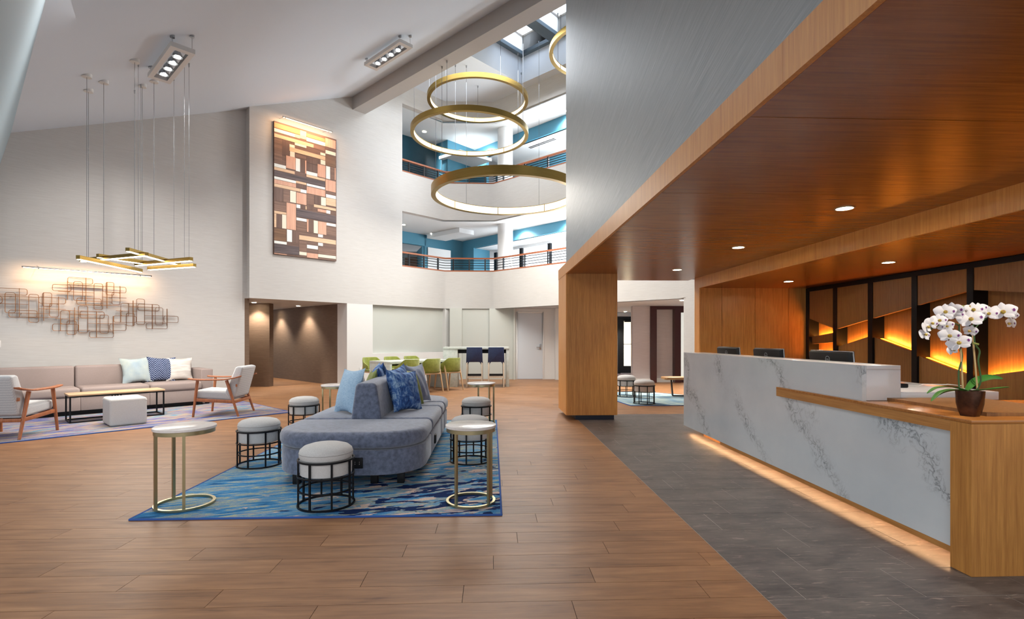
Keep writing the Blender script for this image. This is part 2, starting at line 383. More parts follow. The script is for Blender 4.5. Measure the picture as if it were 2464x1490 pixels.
for r in range(3, 28):
    y0 = .305 * r + .02; x0 = tp[r % 3]
    for k in range(-1, 6):
        a, b = max(XB + .002, x0 + .61 * k), x0 + .61 * (k + 1)
        if b - a < .006 or a > 3.7: continue
        g = .0020
        obj('stone_tile', MB().box(a + g, b - g, y0 + g, y0 + .305 - g, -.006, 0), M['tile'], fl, bevel=.0008, seg=1)

def slab_sv(poly, v0, v1):                     # polygon in (s,z) pushed through v
    mb = MB(); n = len(poly)
    vs = [P3(s, v0, z) for s, z in poly] + [P3(s, v1, z) for s, z in poly]
    return mb.add(vs, [tuple(range(n)), tuple(range(n, 2 * n))[::-1]] + [(i, (i + 1) % n, n + (i + 1) % n, n + i) for i in range(n)])
def box_sv(mb, s0, s1, v0, v1, z0, z1):
    return mb.prism([sv2xy(s0, v0), sv2xy(s1, v0), sv2xy(s1, v1), sv2xy(s0, v1)], z0, z1)
H1 = 2.2
# lounge wall behind the long sofa (45 degrees)
struct('wall_left', slab_sv([(4.50, 0), (4.50, H1), (4.62, H1), (4.62, zc(4.62) + .3), (.64, zc(.64) + .3), (-4.5, 5.14), (-4.5, 0)], VL, VL - .25), M['paper'])
# art wall, continuing past the beam up to the open galleries
struct('wall_back', slab_sv([(4.532, H1), (8.709, H1), (8.709, 8.65), (7.3, 8.65), (7.3, zc(7.3)), (4.532, zc(4.532) + .2)], VA, VA - .24), M['paper'])
struct('wall_pilaster', slab_sv([(6.97, 0), (7.741, 0), (7.741, H1), (6.97, H1)], VA - .002, VA - .4), M['white'])
struct('wall_niche', box_sv(box_sv(MB(), 7.741, 10.5, VA - .002, VA - .4, 0, .86), 10.3, 10.5, VA - .002, VA - .4, .86, H1), M['white'])
mb = box_sv(MB(), 7.741, 10.3, VA - .12, VA - .4, .86, H1); struct('wall_niche_back', mb, M['niche'])
# sloped lounge ceiling, beam, atrium ceiling with coffer and skylights
s0, s1 = .6385, 7.2
struct('ceiling', slab_sv([(s0, zc(s0)), (s1, zc(s1)), (s1, zc(s1) + .25), (s0 - .1, zc(s0) + .25)], VL - .3, 2), M['ceil'])
k = .23; zb = 2.45
struct('ceiling_entrance', slab_sv([(-7, 5.13), (.49, 5.13), (.49, 5.3), (-7, 5.3)], VL - .3, 5), M['ceil'])
struct('wall_bulkhead', slab_sv([(s0, zc(s0) + .25), (s0, zc(s0)), (s0 - k * (zc(s0) - zb), zb), (s0 - k * (zc(s0) - zb) - .15, zb), (s0 - .15, zc(s0) + .25)], VL - .3, 2), M['bulk'])
mb = box_sv(MB(), 7.138, 7.51, VA - .1, -3.2, 7.353, 7.9); box_sv(mb, 7.2, 7.45, VA - .1, -3.2, 7.9, 9.6); struct('ceiling_beam', mb, M['beam'])
zA, zK = 8.65, 9.39
mb = box_sv(MB(), 7.3, 17, -17, -9.885, zA, zK + .1); box_sv(mb, 11.085, 17, -9.885, 2, zA, zK + .1); struct('ceiling_atrium', mb, M['ceil'])
mb = MB(); v_s = [-9.885, -9.74, -8.77, -8.45, -7.47, -7.15, -6.17, 2]
box_sv(mb, 7.3, 9.995, -9.885, 2, zK, zK + .1); box_sv(mb, 10.965, 11.085, -9.885, 2, zK, zK + .1)
for a, b in ((0, 1), (2, 3), (4, 5), (6, 7)): box_sv(mb, 9.995, 10.965, v_s[a], v_s[b], zK, zK + .1)
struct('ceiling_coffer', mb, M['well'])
for a in (1, 3, 5):                             # light wells of the three skylights and their glazing
    w = sgroup('window_%d' % (a // 2 + 1)); va, vb = v_s[a], v_s[a + 1]; mb = MB()
    for q in ((9.955, 9.995, va - .04, vb + .04), (10.965, 11.005, va - .04, vb + .04), (9.995, 10.965, va - .04, va), (9.995, 10.965, vb, vb + .04)): box_sv(mb, *q, zK + .1, zK + .5)
    obj('light_well', mb, M['white'], w)
    mb = MB()
    for q in ((9.955, 10.05, va, vb), (10.91, 11.005, va, vb), (10.05, 10.91, va, va + .06), (10.05, 10.91, vb - .06, vb)): box_sv(mb, *q, zK + .5, zK + .55)
    obj('skylight_frame', mb, M['white'], w)
    obj('pane', box_sv(MB(), 10.05, 10.91, va + .06, vb - .06, zK + .51, zK + .525), M['skyglass'], w)

# galleries: octagonal parapet bands
pA, pA0, pB, pC, pD, pE = sv2xy(8.709, VA), sv2xy(10.3, VA), (-1.464, 16.023), (.039, 16.023), (4.337, 11.725), (4.337, 8.0)
poly = [pA, pB, pC, pD, pE]
struct('wall_gallery_lower', MB().strip(poly, .2, H1, 3.35), M['paper'])
struct('wall_gallery_middle', MB().strip(poly, .2, 4.95, 6.1), M['paper'])
struct('wall_gallery_upper', MB().strip(poly, .2, 8.05, 8.66), M['paper'])
# deck slabs and gallery ceilings behind the parapets
gal = [sv2xy(4.56, VA - .03), sv2xy(8.709, VA - .1), (-1.42, 16.12), (.08, 16.12), (4.43, 11.8), (4.43, 6.5), (9, 6.5), (9, 24), (-13, 24), (-13, 16.5), sv2xy(4.56, VA - 5)]
for nm, z0, z1, mt in (('ceiling_ground', H1, 2.5, 'ceil'), ('ceiling_gallery_lower', 4.95, 5.6, 'gallery'), ('ceiling_gallery_upper', 8.05, 8.3, 'gallery')):
    struct(nm, MB().prism(gal, z0 + .004, z1), M[mt])
# shaft behind art wall closes the galleries on the left
struct('wall_gallery_end', slab_sv([(8.6, 2.5), (8.709, 2.5), (8.709, 8.05), (8.6, 8.05)], VA - .24, VA - 5), M['gallery'])

def gwall(name, pts, t, z0, z1, m): return struct(name, MB().strip([LD(*p) for p in pts], t, z0, z1), m)
# lower gallery back walls (teal): corner at l=-1.87,d=19.45
gwall('wall_teal_left', [(-6.2, 15.12), (-3.72, 17.6)], .12, 4.55, 4.95, M['teal'])
gwall('wall_teal_left_door', [(-3.10, 18.22), (-3.06, 18.26)], .12, 2.5, 4.95, M['teal'])
gwall('wall_teal_left_header', [(-3.72, 17.6), (-3.06, 18.26)], .12, 4.55, 4.95, M['teal'])
gwall('wall_teal_corner', [(-3.06, 18.26), (-1.87, 19.45), (-1.42, 19.0)], .12, 2.5, 4.95, M['teal'])
gwall('wall_teal_right_header', [(-1.42, 19.0), (4.5, 13.08)], .12, 4.62, 4.95, M['teal'])
gwall('wall_white_patch', [(-3.0, 18.28), (-2.28, 19.0)], -.02, 2.5, 4.52, M['gallery'])
gwall('wall_teal_reveal', [(-1.42, 19.0), (-.85, 19.6)], .1, 2.5, 4.62, M['teal'])
struct('ceiling_soffit_step', MB().prism([LD(-3.0, 18.1), LD(-2.4, 18.6), LD(-1.3, 17.5), LD(-1.75, 17.05)], 4.8, 4.95), M['gallery'])
# window wall behind the lower and upper right galleries
for lv, (z0, z1, nm) in enumerate(((2.5, 4.62, 'window_4'), (5.6, 7.66, 'window_5'))):
    w = sgroup(nm); a, b = Vector(LD(-.62, 19.52)), Vector(LD(5.2, 13.7)); dd = (b - a).normalized(); L = (b - a).length
    if lv == 0: obj('pane', MB().strip([a, b], .02, z0, z1 - .1), M['daylight'], w)
    t_ = 0; mb = MB().strip([a, b], .1, z1 - .1, z1 + .05); obj('head_rail', mb, M['gallery'], w)
    while t_ < L and lv == 0:
        p = a + dd * t_; obj('mullion', MB().strip([p, p + dd * .13], -.09, z0, z1 - .1), M['teal'] if t_ > 9 else M['black'], w); t_ += 1.34
    if lv == 1: obj('teal_wall', MB().strip([a, b], .1, z0, z1 - .1), M['teal'], w)
struct('floor_gallery_lower', MB().prism(gal, 2.5, 2.62), M['brown']); struct('floor_gallery_upper', MB().prism(gal, 5.6, 5.72), M['brown'])
# dim passage seen through the left gallery door
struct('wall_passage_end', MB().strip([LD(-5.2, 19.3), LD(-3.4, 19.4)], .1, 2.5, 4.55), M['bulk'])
d_ = sgroup('door_3'); obj('door_leaf', MB().strip([LD(-4.0, 19.2), LD(-3.55, 19.22)], -.05, 2.62, 4.3), plain('dark_wood_door', (92, 62, 42), .5), d_)
struct('wall_passage_side', MB().strip([LD(-3.1, 18.25), LD(-3.5, 19.4)], .1, 2.5, 4.55), M['teal'])
# upper gallery walls
gwall('wall_teal_upper_left', [(-5.2, 15.53), (-2.70, 17.97), (-2.2, 17.5), (-1.34, 18.46), (-.9, 18.02)], .12, 5.6, 8.05, M['teal'])
gwall('wall_teal_upper_header', [(-.9, 18.02), (4.5, 12.72)], .12, 7.66, 8.05, M['teal'])
mb = MB().prism([LD(-2.5, 17.55), LD(-1.4, 18.4), LD(-.7, 17.75), LD(-1.7, 16.9)], 7.4, 7.5); struct('ceiling_canopy_upper', mb, M['gallery'])
struct('ceiling_upper_beyond', MB().prism([LD(-.9, 18.1), LD(4.5, 12.8), LD(7, 15), LD(1, 21)], 7.66, 7.72), M['gallery'])
struct('ceiling_lower_beyond', MB().prism([LD(-1.4, 19.08), LD(4.5, 13.15), LD(5.6, 14.2), LD(-.3, 20.2)], 4.62, 4.68), M['gallery'])
for i, (a, b, z) in enumerate((((.55, 17.15), (1.35, 16.35), 7.655), ((.60, 17.22), (1.4, 16.42), 7.655), ((1.75, 15.95), (2.3, 15.4), 7.655), ((1.8, 16.02), (2.35, 15.47), 7.655))):
    o = obj('slot_diffuser', MB().strip([LD(*a), LD(*b)], .03, z - .006, z), M['black']); tag(o, ('front one', 'rear one')[i % 2] + ' of the two black air slots ' + ('left beside the round column', 'right beside the silver wall')[i // 2] + ', upper gallery', 'vent', 'linear slots in the upper gallery ceiling')
# round concrete columns at both gallery levels
for nm, z0, z1, lb in (('round_column', 2.5, 4.95, 'white round column behind the lower gallery railing'), ('round_column', 5.6, 8.05, 'white round column behind the upper gallery railing')):
    x, y = LD(-.22, 16.65); o = obj(nm, MB().lathe([(.245, z0), (.245, z1)], 40, Mloc((x, y, 0))), M['gallery']); tag(o, lb, 'column')
# railings on both parapets
def railing(z0, z1, lb):
    t = thing('gallery_railing', lb, 'railing', (0, 0, 0)); pts = [Vector(p) for p in (sv2xy(8.709, VA), pB, pC, pD)]
    ins = [Vector(p) for p in (sv2xy(8.709, VA - .03), (-1.453, 15.993 + .06), (.03, 15.993 + .06), (4.36, 11.76))]
    obj('base_cap', MB().strip([(p.x, p.y) for p in poly_v], .2, z0 - .04, z0), M['rail_wood'], t)
    obj('handrail', MB().strip([tuple(p) for p in ins], .06, z1 - .045, z1), M['rail_wood'], t)
    n = 4
    for i in range(n):
        z = z0 + (z1 - .045 - z0) * (i + 1) / (n + .6); obj('rail_bar', MB().strip([tuple(p + Vector((0, .02))) for p in ins], .016, z - .009, z + .009), M['black'], t)
    for a, b, k in ((ins[0], ins[1], 3), (ins[1], ins[2], 3), (ins[2], ins[3], 7)):
        dd = (b - a).normalized()
        for j in range(k):
            p = a + (b - a) * ((j + .5) / k); obj('post', MB().strip([tuple(p - dd * .02), tuple(p + dd * .02)], .05, z0, z1 - .045), M['black'], t)
    return t
M['rail_wood'] = woody('rail_redwood', (140, 78, 50), (170, 102, 66), 'x', .4)
poly_v = [Vector(p) for p in poly]
railing(3.39, 3.79, 'wood-capped black bar railing of the lower gallery'); railing(6.13, 6.48, 'wood-capped black bar railing of the upper gallery behind the ring lights')

# ground floor behind the communal tables
struct('wall_hall_right', MB().strip([sv2xy(6.97, VA - .5), sv2xy(6.97, VA - 6)], -.1, 0, H1), M['brown'])
struct('wall_hall_reveal', MB().strip([sv2xy(6.968, VA), sv2xy(6.968, VA - .5)], -.1, 0, H1), M['white'])
struct('wall_hall_left', MB().box(-9, -5.86, 13.76, 14.0, 0, H1), M['brown'])
struct('wall_hall_left_side', MB().strip([sv2xy(4.5, VL), sv2xy(4.5, VL - 2.2)], -.1, 0, H1), M['brown'])
struct('wall_hall_end', MB().box(-11, -6, 19.0, 19.2, 0, H1), M['brown'])
yb = 15.95
mb = MB().box(-1.30, -.93, yb - .12, yb + .2, 0, H1); mb.box(-.93, -.05, yb + .12, yb + .3, 0, H1); mb.box(-.08, .66, yb + .02, yb + .3, 0, H1)
mb.box(.66, .72, yb - .1, yb + .3, 0, H1); struct('wall_bar', mb, M['niche'])
mb = MB().box(.72, .745, yb, yb + .2, 0, H1); mb.box(1.62, 1.95, yb, yb + .2, 0, H1); mb.box(.745, 1.62, yb, yb + .2, 2.1, H1); mb.box(1.95, 2.9, yb - .25, yb + .2, 0, H1); struct('wall_door', mb, M['white'])
d1 = sgroup('door_1'); obj('door_leaf', MB().box(.79, 1.575, yb + .03, yb + .07, 0.01, 2.06), plain('cool_white_door', (205, 211, 218), .5), d1)
mb = MB().box(.745, .79, yb - .02, yb + .08, 0, 2.1); mb.box(1.575, 1.62, yb - .02, yb + .08, 0, 2.1); mb.box(.79, 1.575, yb - .02, yb + .08, 2.06, 2.1); obj('door_frame', mb, M['white'], d1, bevel=.004)
hd = obj('door_handle', MB().box(1.475, 1.53, yb - .0, yb + .03, .93, 1.1).bar((1.50, yb - .03, 1.0), (1.38, yb - .03, 1.0), .02, .025).bar((1.50, yb, 1.0), (1.50, yb - .04, 1.0), .025, .025), M['chrome'], d1, bevel=.003)
# reception side background
rg = papered('rose_grey_wallpaper', (190, 184, 186), (204, 199, 201)); maroon = plain('maroon_frame_paint', (62, 24, 26), .35)
struct('wall_far_right', MB().box(4.04, 4.54, 14.6, 14.8, 0, H1).box(4.72, 5.27, 14.75, 14.9, 0, H1 - .08), rg)
o = struct('trim_1', MB().box(4.54, 4.72, 14.54, 14.8, 0, H1).box(4.72, 6.2, 14.54, 14.8, H1 - .09, H1).box(5.25, 5.42, 14.54, 14.8, 0, H1 - .09).box(5.42, 6.2, 14.54, 14.8, 2.02, H1 - .09), maroon)
struct('baseboard_right', MB().box(4.72, 5.25, 14.73, 14.75, 0, .12).box(4.04, 4.54, 14.58, 14.6, 0, .12), M['white'])
w = sgroup('window_6'); obj('frosted_pane', MB().box(5.42, 6.2, 14.7, 14.72, .1, 2.02), M['daylight2'], w); obj('sill', MB().box(5.42, 6.2, 14.62, 14.78, 0, .1), maroon, w)
struct('wall_reception_side', MB().box(4.337, 4.5, 8.55, 11.35, 0, H1).box(4.35, 9, 11.35, 11.5, 0, H1), M['paper'])
struct('wall_far_passage', MB().box(2, 4.50, 18.4, 18.6, 0, H1).box(4.50, 7, 18.4, 18.6, 2.06, H1).box(5.6, 7, 18.4, 18.6, 0, 2.06), M['white'])
d2 = sgroup('door_2'); obj('frame', MB().box(4.52, 4.62, 18.3, 18.4, 0, 2.06).box(5.5, 5.6, 18.3, 18.4, 0, 2.06).box(4.62, 5.5, 18.3, 18.4, 1.98, 2.06), M['black'], d2)
obj('door_leaf', MB().box(4.62, 4.75, 18.34, 18.38, 0.02, 1.98).box(5.38, 5.5, 18.34, 18.38, .02, 1.98).box(4.75, 5.38, 18.34, 18.38, .02, .28).box(4.75, 5.38, 18.34, 18.38, 1.9, 1.98).box(4.75, 5.38, 18.34, 18.38, 1.06, 1.08), M['black'], d2)
obj('pane', MB().box(4.75, 5.38, 18.355, 18.365, .28, 1.9), M['daywarm'], d2); obj('door_closer', MB().box(4.76, 5.1, 18.24, 18.34, 1.86, 1.93), M['black'], d2, bevel=.01)
o = obj('wall_reader', MB().box(4.37, 4.45, 18.36, 18.4, 1.18, 1.34), M['blackp'], bevel=.005); tag(o, 'small black box on the white wall left of the far black glass door', 'sensor')
o = obj('door_mat', MB().box(4.2, 5.3, 17.0, 18.25, 0, .008), plain('dark_plum_mat', (48, 34, 42), .9)); tag(o, 'dark plum mat before the far black glass door', 'mat')
o = obj('wall_outlet', slab_sv([(7.33, .38), (7.41, .38), (7.41, .50), (7.33, .50)], VA, VA + .008), M['white'], bevel=.002); tag(o, 'small white outlet plate low on the white pilaster', 'outlet')
o = obj('switch_plate', slab_sv([(.44, 1.12), (.515, 1.12), (.515, 1.24), (.44, 1.24)], VL, VL + .008), M['white'], bevel=.002); tag(o, 'white switch plate on the lounge wall at the left picture edge', 'switch')
obj('rocker', slab_sv([(.46, 1.15), (.495, 1.15), (.495, 1.21), (.46, 1.21)], VL + .008, VL + .012), M['white'], o)
# silver papered wall above the reception portal, and closures behind it
struct('wall_reception_upper', MB().box(1.15, 1.35, -3, 7.95, 2.45, 9.6), M['grey'])
struct('wall_reception_end', MB().box(1.35, 7, 7.75, 7.95, 2.45, 9.6), M['ceil'])
# ================================================================== WOODEN PORTAL over the reception
t = thing('wooden_portal', 'honey-coloured bamboo portal with column, deep fascia and soffit over the reception', 'portal', (0, 0, 0))
XL, XI, ZS, ZF, ZN = 1.15, 3.42, 2.285, 2.45, 2.11
YC0, YC1 = 7.95, 8.84
obj('column_side', MB().box(XL, XL + .02, YC0, YC1, .08, ZS), M['fascia'], t)
obj('column_face', MB().box(XL + .021, 1.957, YC0, YC0 + .02, .078, ZS), M['wood_z'], t)
obj('column_core', MB().box(XL + .02, 1.955, YC0 + .02, YC1, .078, ZS), M['wood_z'], t)
obj('column_plinth', MB().box(1.31, 1.92, 8.02, YC1 - .1, 0, .078), M['navy_base'], t)
y = -2.9; k = 0
while y < YC1:
    y2 = min(y + 2.44, YC1); obj('fascia_board', MB().box(XL - .005, XL + .02, y + .0006, y2 - .0006, ZS, ZF), M['fascia'], t); y = y2
ys = [-2.9] + [v for v in [2.316 - .03 + 1.22 * i for i in range(-4, 7)] if -2.8 < v < YC1 - .1] + [YC1]
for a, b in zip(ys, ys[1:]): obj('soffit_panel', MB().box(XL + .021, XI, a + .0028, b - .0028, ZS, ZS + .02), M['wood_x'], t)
obj('shadow_gap', MB().box(XL + .02, XI + .4, -2.9, YC1, ZS + .02, ZF), M['black'], t)
YJ = 8.35
obj('header_fascia', MB().box(XI, XI + .02, -2.9, YJ, ZN, ZS), M['fascia'], t)
obj('inner_jamb', MB().box(XI, XI + .02, YJ, 8.55, 0, ZS), M['fascia'], t)
obj('jamb_end', MB().box(XI + .02, 5.4, YJ + .12, 8.55, 0, ZS), M['fascia'], t)
for a, b in zip(ys, ys[1:]):
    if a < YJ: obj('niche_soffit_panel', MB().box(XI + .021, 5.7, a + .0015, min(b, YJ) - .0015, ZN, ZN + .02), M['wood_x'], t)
xs = [XI + .02, 3.80, 4.36, 4.93, 5.45]
for a, b in zip(xs, xs[1:]): obj('side_panel', MB().box(a + .003, b - .003, YJ, YJ + .02, 0, ZN), M['wood_z'], t)
obj('niche_top', MB().box(XI + .02, 5.7, -2.9, YJ + .1, ZN + .02, ZF), M['black'], t)
# ================================================================== AMBER-LIT FEATURE WALL
t = thing('feature_wall', 'veneer feature wall of angled wood panels with black posts and amber light strips', 'wall panelling', (0, 0, 0))
XW = 5.22
posts = [(8.265, 8.349), (7.585, 7.671), (6.853, 6.939), (6.115, 6.196), (5.375, 5.451), (4.63, 4.715), (3.88, 3.965)]
obj('top_rail', MB().box(XW, XW + .3, 2.0, 8.349, 2.045, 2.105), M['black'], t)
obj('back_board', MB().box(XW + .3, XW + .36, 2.0, 8.349, 0, ZN), M['black'], t)
for a, b in posts: obj('post', MB().box(XW, XW + .3, a, b, 0, 2.045), M['black'], t)
# per bay: (upper panel bottom z at far side, near side), (lower panel top z far, near)
def zat(px, py, X=XW):
    p = Wp(px, py, (X, 0), (0, 1)); return p.z
cr = lambda x, y: (1930 + x / 3.921, 600 + y / 3.921)
spec = [((66, 655), (290, 747), (105, 1022), (290, 955)), ((326, 750), (620, 662), (368, 918), (620, 820)), ((664, 650), (1032, 545), (711, 832), (1032, 968)),
        ((1083, 527), (1552, 395), (1135, 1010), (1552, 1185)), ((1615, 385), (2094, 435), (1675, 1208), (2094, 1135))]
def amber(a, b):
    m_ = (a + b) / 2; d_ = b - a; o_ = light('amber_strip_light', 'AREA', m_ + Vector((0, 0, .012)), 3.5, (1, .47, .09), d_.length, .03, parent=t); zx = Vector((-.55, 0, -.83)); xx = d_.normalized(); zz = (zx - xx * zx.dot(xx)).normalized(); yy = zz.cross(xx); o_.rotation_euler = Matrix((xx, yy, zz)).transposed().to_euler()
for i, (uf, un, lf, ln) in enumerate(spec):
    yf, yn = posts[i][0], posts[i + 1][1]
    zu = [zat(*cr(*uf)), zat(*cr(*un))]; zl = [zat(*cr(*lf), XW + .03), zat(*cr(*ln), XW + .03)]
    if i == 4: zu[1] = zu[0] - .09; zl[1] = zl[0] + .13
    def pan(nm, x0, x1, q, m):
        mb = MB(); vs = [(x, y_, z_) for x in (x0, x1) for y_, z_ in q]
        mb.add(vs, [(0, 1, 2, 3), (7, 6, 5, 4)] + [(j, (j + 1) % 4, 4 + (j + 1) % 4, 4 + j) for j in range(4)]); return obj(nm, mb, m, t)
    pan('upper_panel', XW + .01, XW + .05, [(yf, 2.045), (yn, 2.045), (yn, zu[1]), (yf, zu[0])], M['panel'])
    pan('recessed_panel', XW + .17, XW + .19, [(yf, 2.04), (yn, 2.04), (yn, .3), (yf, .3)], M['panel'])
    pan('lower_panel', XW + .03, XW + .07, [(yf, 0), (yn, 0), (yn, zl[1]), (yf, zl[0])], M['panel'])
    a, b = Vector((XW + .12, yf - .02, zl[0] - .02)), Vector((XW + .12, yn + .02, zl[1] - .02))
    obj('light_strip', MB().bar(a, b, .04, .012), M['led_a'], t); amber(a, b)
    pan('shelf', XW + .06, XW + .17, [(yf, zl[0] - .05), (yn, zl[1] - .05), (yn, zl[1] - .07), (yf, zl[0] - .07)], M['panel'])
    if i == 0:                                  # small middle block of the first bay
        za, zb_ = zat(*cr(105, 825), XW + .03), zat(*cr(290, 772), XW + .03)
        pan('middle_panel', XW + .05, XW + .1, [(yf, za - .12), (yn, zb_ - .17), (yn, zb_ - .02), (yf, za)], M['panel'])
        obj('light_strip', MB().bar((XW + .12, yf - .02, za - .02), (XW + .12, yn + .02, zb_ - .03), .04, .012), M['led_a'], t); amber(Vector((XW + .12, yf - .02, za - .02)), Vector((XW + .12, yn + .02, zb_ - .03)))
for i in (5,):
    yf, yn = posts[5][0], posts[6][1]
    obj('upper_panel', MB().box(XW + .01, XW + .05, yn, yf, 1.4, 2.045), M['panel'], t); obj('lower_panel', MB().box(XW + .03, XW + .07, yn, yf, 0, 1.1), M['panel'], t); obj('recessed_panel', MB().box(XW + .17, XW + .19, yn, yf, 1.1, 1.4), M['panel'], t)
obj('end_panel', MB().box(XW + .02, XW + .06, 1.0, 3.88, 0, 2.1), M['panel'], t)
# ================================================================== DOWNLIGHTS
def downlight(x, y, z, r, lb, grp, power, col=(1, .9, .75), spot=1.9):
    t = thing('downlight', lb, 'downlight', (x, y, z), 0, grp)
    obj('trim_ring', MB().ring(r, r + .012, -.006, .0, 28), M['brass_d'] if power > 20 else M['white'], t)
    obj('lens', MB().lathe([(r, -.003), (.001, -.003)], 28), M['bulb'], t)
    if power: light('downlight_lamp', 'SPOT', (0, 0, -.03), power, col, .04, spot=spot, parent=t, rot=(0, 0, 0), blend=.7)
for x, y, z, lb in ((2.72, 3.86, ZS, 'nearest round downlight in the reception soffit'), (2.72, 5.57, ZS, 'middle round downlight of the outer reception soffit'), (2.71, 7.42, ZS, 'farthest round downlight of the outer reception soffit'), (2.72, 2.15, ZS, 'round reception soffit downlight above the picture edge'),
                (4.325, 5.44, ZN, 'nearer round downlight in the niche soffit behind the desk'), (4.32, 7.32, ZN, 'farther round downlight in the niche soffit behind the desk'), (4.32, 3.55, ZN, 'niche soffit downlight beyond the right picture edge')):
    downlight(x, y, z, .058, lb, 'reception downlights', 42 if x < 3 else 36)
for (x, y), lb in (((-6.15, 13.52), 'hallway downlight over the brown end panel'), ((-6.9, 16.3), 'farthest hallway ceiling downlight'), ((-5.55, 14.95), 'hallway downlight near the white reveal')): downlight(x, y, H1 - .001, .05, lb, 'hallway downlights', 120)
for p, z, lb in (((1641, 723), H1, 'downlight under the band by the maroon frame'), ((1505, 750), H1, 'downlight in front of the far glass door')):
    q = G(*p, z); downlight(q.x, q.y, H1 - .001, .05, lb, 'ground floor downlights', 400)
for p, z, lb in (((1021, 317), 8.05, 'left downlight of the upper gallery ceiling'), ((1158, 343), 8.05, 'middle downlight of the upper gallery ceiling'), ((1359, 267), 8.05, 'right downlight of the upper gallery ceiling'), ((1250, 547), 4.95, 'lower gallery downlight right of the column'), ((1364, 524), 4.95, 'lower gallery downlight at the silver wall'), ((971, 541), 4.95, 'lower gallery downlight at the left edge of the opening'), ((1040, 562), 4.95, 'added lower gallery downlight brightening the white wall patch')):  # last entry is an added lamp that brightens the left gallery
    q = G(*p, z); downlight(q.x, q.y, z - .001, .06, lb, 'gallery downlights', 170, (1, .98, .95), 2.6)
# area lamps added to brighten both galleries; only the lower has window panes
for z in (3.6, 6.8): light('gallery_fill_light', 'AREA', (*LD(2.2, 16.1), z), 230, (.93, .97, 1), 3.2, 1.0, look=(*LD(-2, 15.5), z + .4))
# ================================================================== RUGS
def rug(name, lb, x0, x1, y0, y1, m, edge, loc=(0, 0, 0), rz=0, grp=None):
    t = thing(name, lb, 'rug', loc, rz, grp)
    obj('pile', MB().box(x0 + .012, x1 - .012, y0 + .012, y1 - .012, 0, .010), m, t)
    obj('binding', MB().box(x0, x1, y0, y0 + .013, 0, .012).box(x0, x1, y1 - .013, y1, 0, .012).box(x0, x0 + .013, y0 + .013, y1 - .013, 0, .012).box(x1 - .013, x1, y0 + .013, y1 - .013, 0, .012), edge, t, bevel=.002, seg=1)
    return t
edge = plain('blue_rug_binding', (48, 88, 160), .9)
RZ = .010
m1 = rugmat('splashed_blue_rug', [(.36, c(34, 84, 132)), (.43, c(62, 132, 184)), (.475, c(92, 152, 194)), (.505, c(128, 160, 184)), (.53, c(190, 190, 150)), (.555, c(112, 158, 190)), (.585, c(150, 148, 164)), (.64, c(204, 178, 166))], math.radians(-14), (1.5, 7.5, 1), (.9, -1.75, 1.35, (222, 196, 180), (24, 46, 92)))
rug('island_rug', 'large splashed blue and beige rug under the double-sided sofa', -1.31, 1.31, -2.14, 2.14, m1, edge, (-1.236, 5.835, 0))
cols2 = [(.40, c(70, 86, 146)), (.45, c(112, 116, 160)), (.49, c(160, 138, 134)), (.53, c(176, 156, 134)), (.565, c(116, 150, 172)), (.62, c(66, 132, 168))]
m2 = rugmat('faded_multi_rug', cols2, 0, (1.2, 6, 1), seed=3.)
sx, sy = sv2xy(0, 0)
rug('lounge_rug', 'faded blue and sand rug under the lounge chairs and long sofa', -5.2, 3.92, -11.3, -8.77, m2, edge, (0, 0, 0), pi / 4)
# the rug frame: local x = s, local y = -v  -> use a rotated frame where y_local = (y-x)/sqrt2 = -v
bpy.data.objects['lounge_rug'].rotation_euler = (0, 0, pi / 4)
for ch in bpy.data.objects['lounge_rug'].children:
    for vtx in ch.data.vertices: vtx.co.y = -vtx.co.y
    ch.data.flip_normals()
m3 = rugmat('aqua_grey_rug', [(.36, c(96, 128, 160)), (.46, c(128, 158, 178)), (.54, c(170, 188, 184)), (.64, c(196, 202, 190))], .9, (1.2, 5, 1), seed=8.)
t = thing('reception_rug', 'aqua and grey rug under two stools behind the wooden column', 'rug', (0, 0, 0))
pq = [(2.62, 9.6), (5.9, 9.6), (5.9, 11.6), (2.0, 11.6), (2.0, 11.6), (1.6, 11.9)][:4]; pq = [(2.62, 9.6), (5.9, 9.6), (5.9, 12.0), (3.2, 12.3), (2.0, 11.9)]
pq = [(2.62, 9.6), (4.3, 9.58), (4.3, 11.3), (3.7, 12.0), (2.3, 12.0)]
obj('pile', MB().prism(pq, 0, .01), m3, t); pa = [Vector(p) for p in pq] + [Vector(pq[0])]
obj('binding', MB().strip([tuple(p) for p in pa], -.014, 0, .012), edge, t)

# ================================================================== STOOLS (drum seat in a black ring cage)
def make_stool():
    t = thing('cage_stool', 'x', 'stool')
    obj('cushion', MB().lathe([(.001, .468), (.06, .467), (.12, .460), (.165, .446), (.19, .424), (.197, .40), (.195, .372), (.188, .358), (.001, .356)], 40), M['linen'], t)
    obj('drum', MB().lathe([(.001, .235), (.175, .235), (.188, .242), (.19, .35), (.001, .352)], 40), M['linen'], t)
    for r, z, h in ((.21, .342, .012), (.21, .226, .011), (.204, .118, .011), (.212, 0, .012)): obj('ring', MB().ring(r - .012, r, z, z + h, 44), M['black'], t)
    for i in range(8):
        a = pi * 2 * (i + .5) / 8; obj('upright', MB().box(.195, .208, -.0065, .0065, .006, .35, Mloc(rz=a)), M['black'], t)
    obj('seam', MB().ring(.196, .1985, .398, .401, 40), plain('linen_seam', (150, 146, 142), .9), t)
    return t
st = make_stool(); first = True
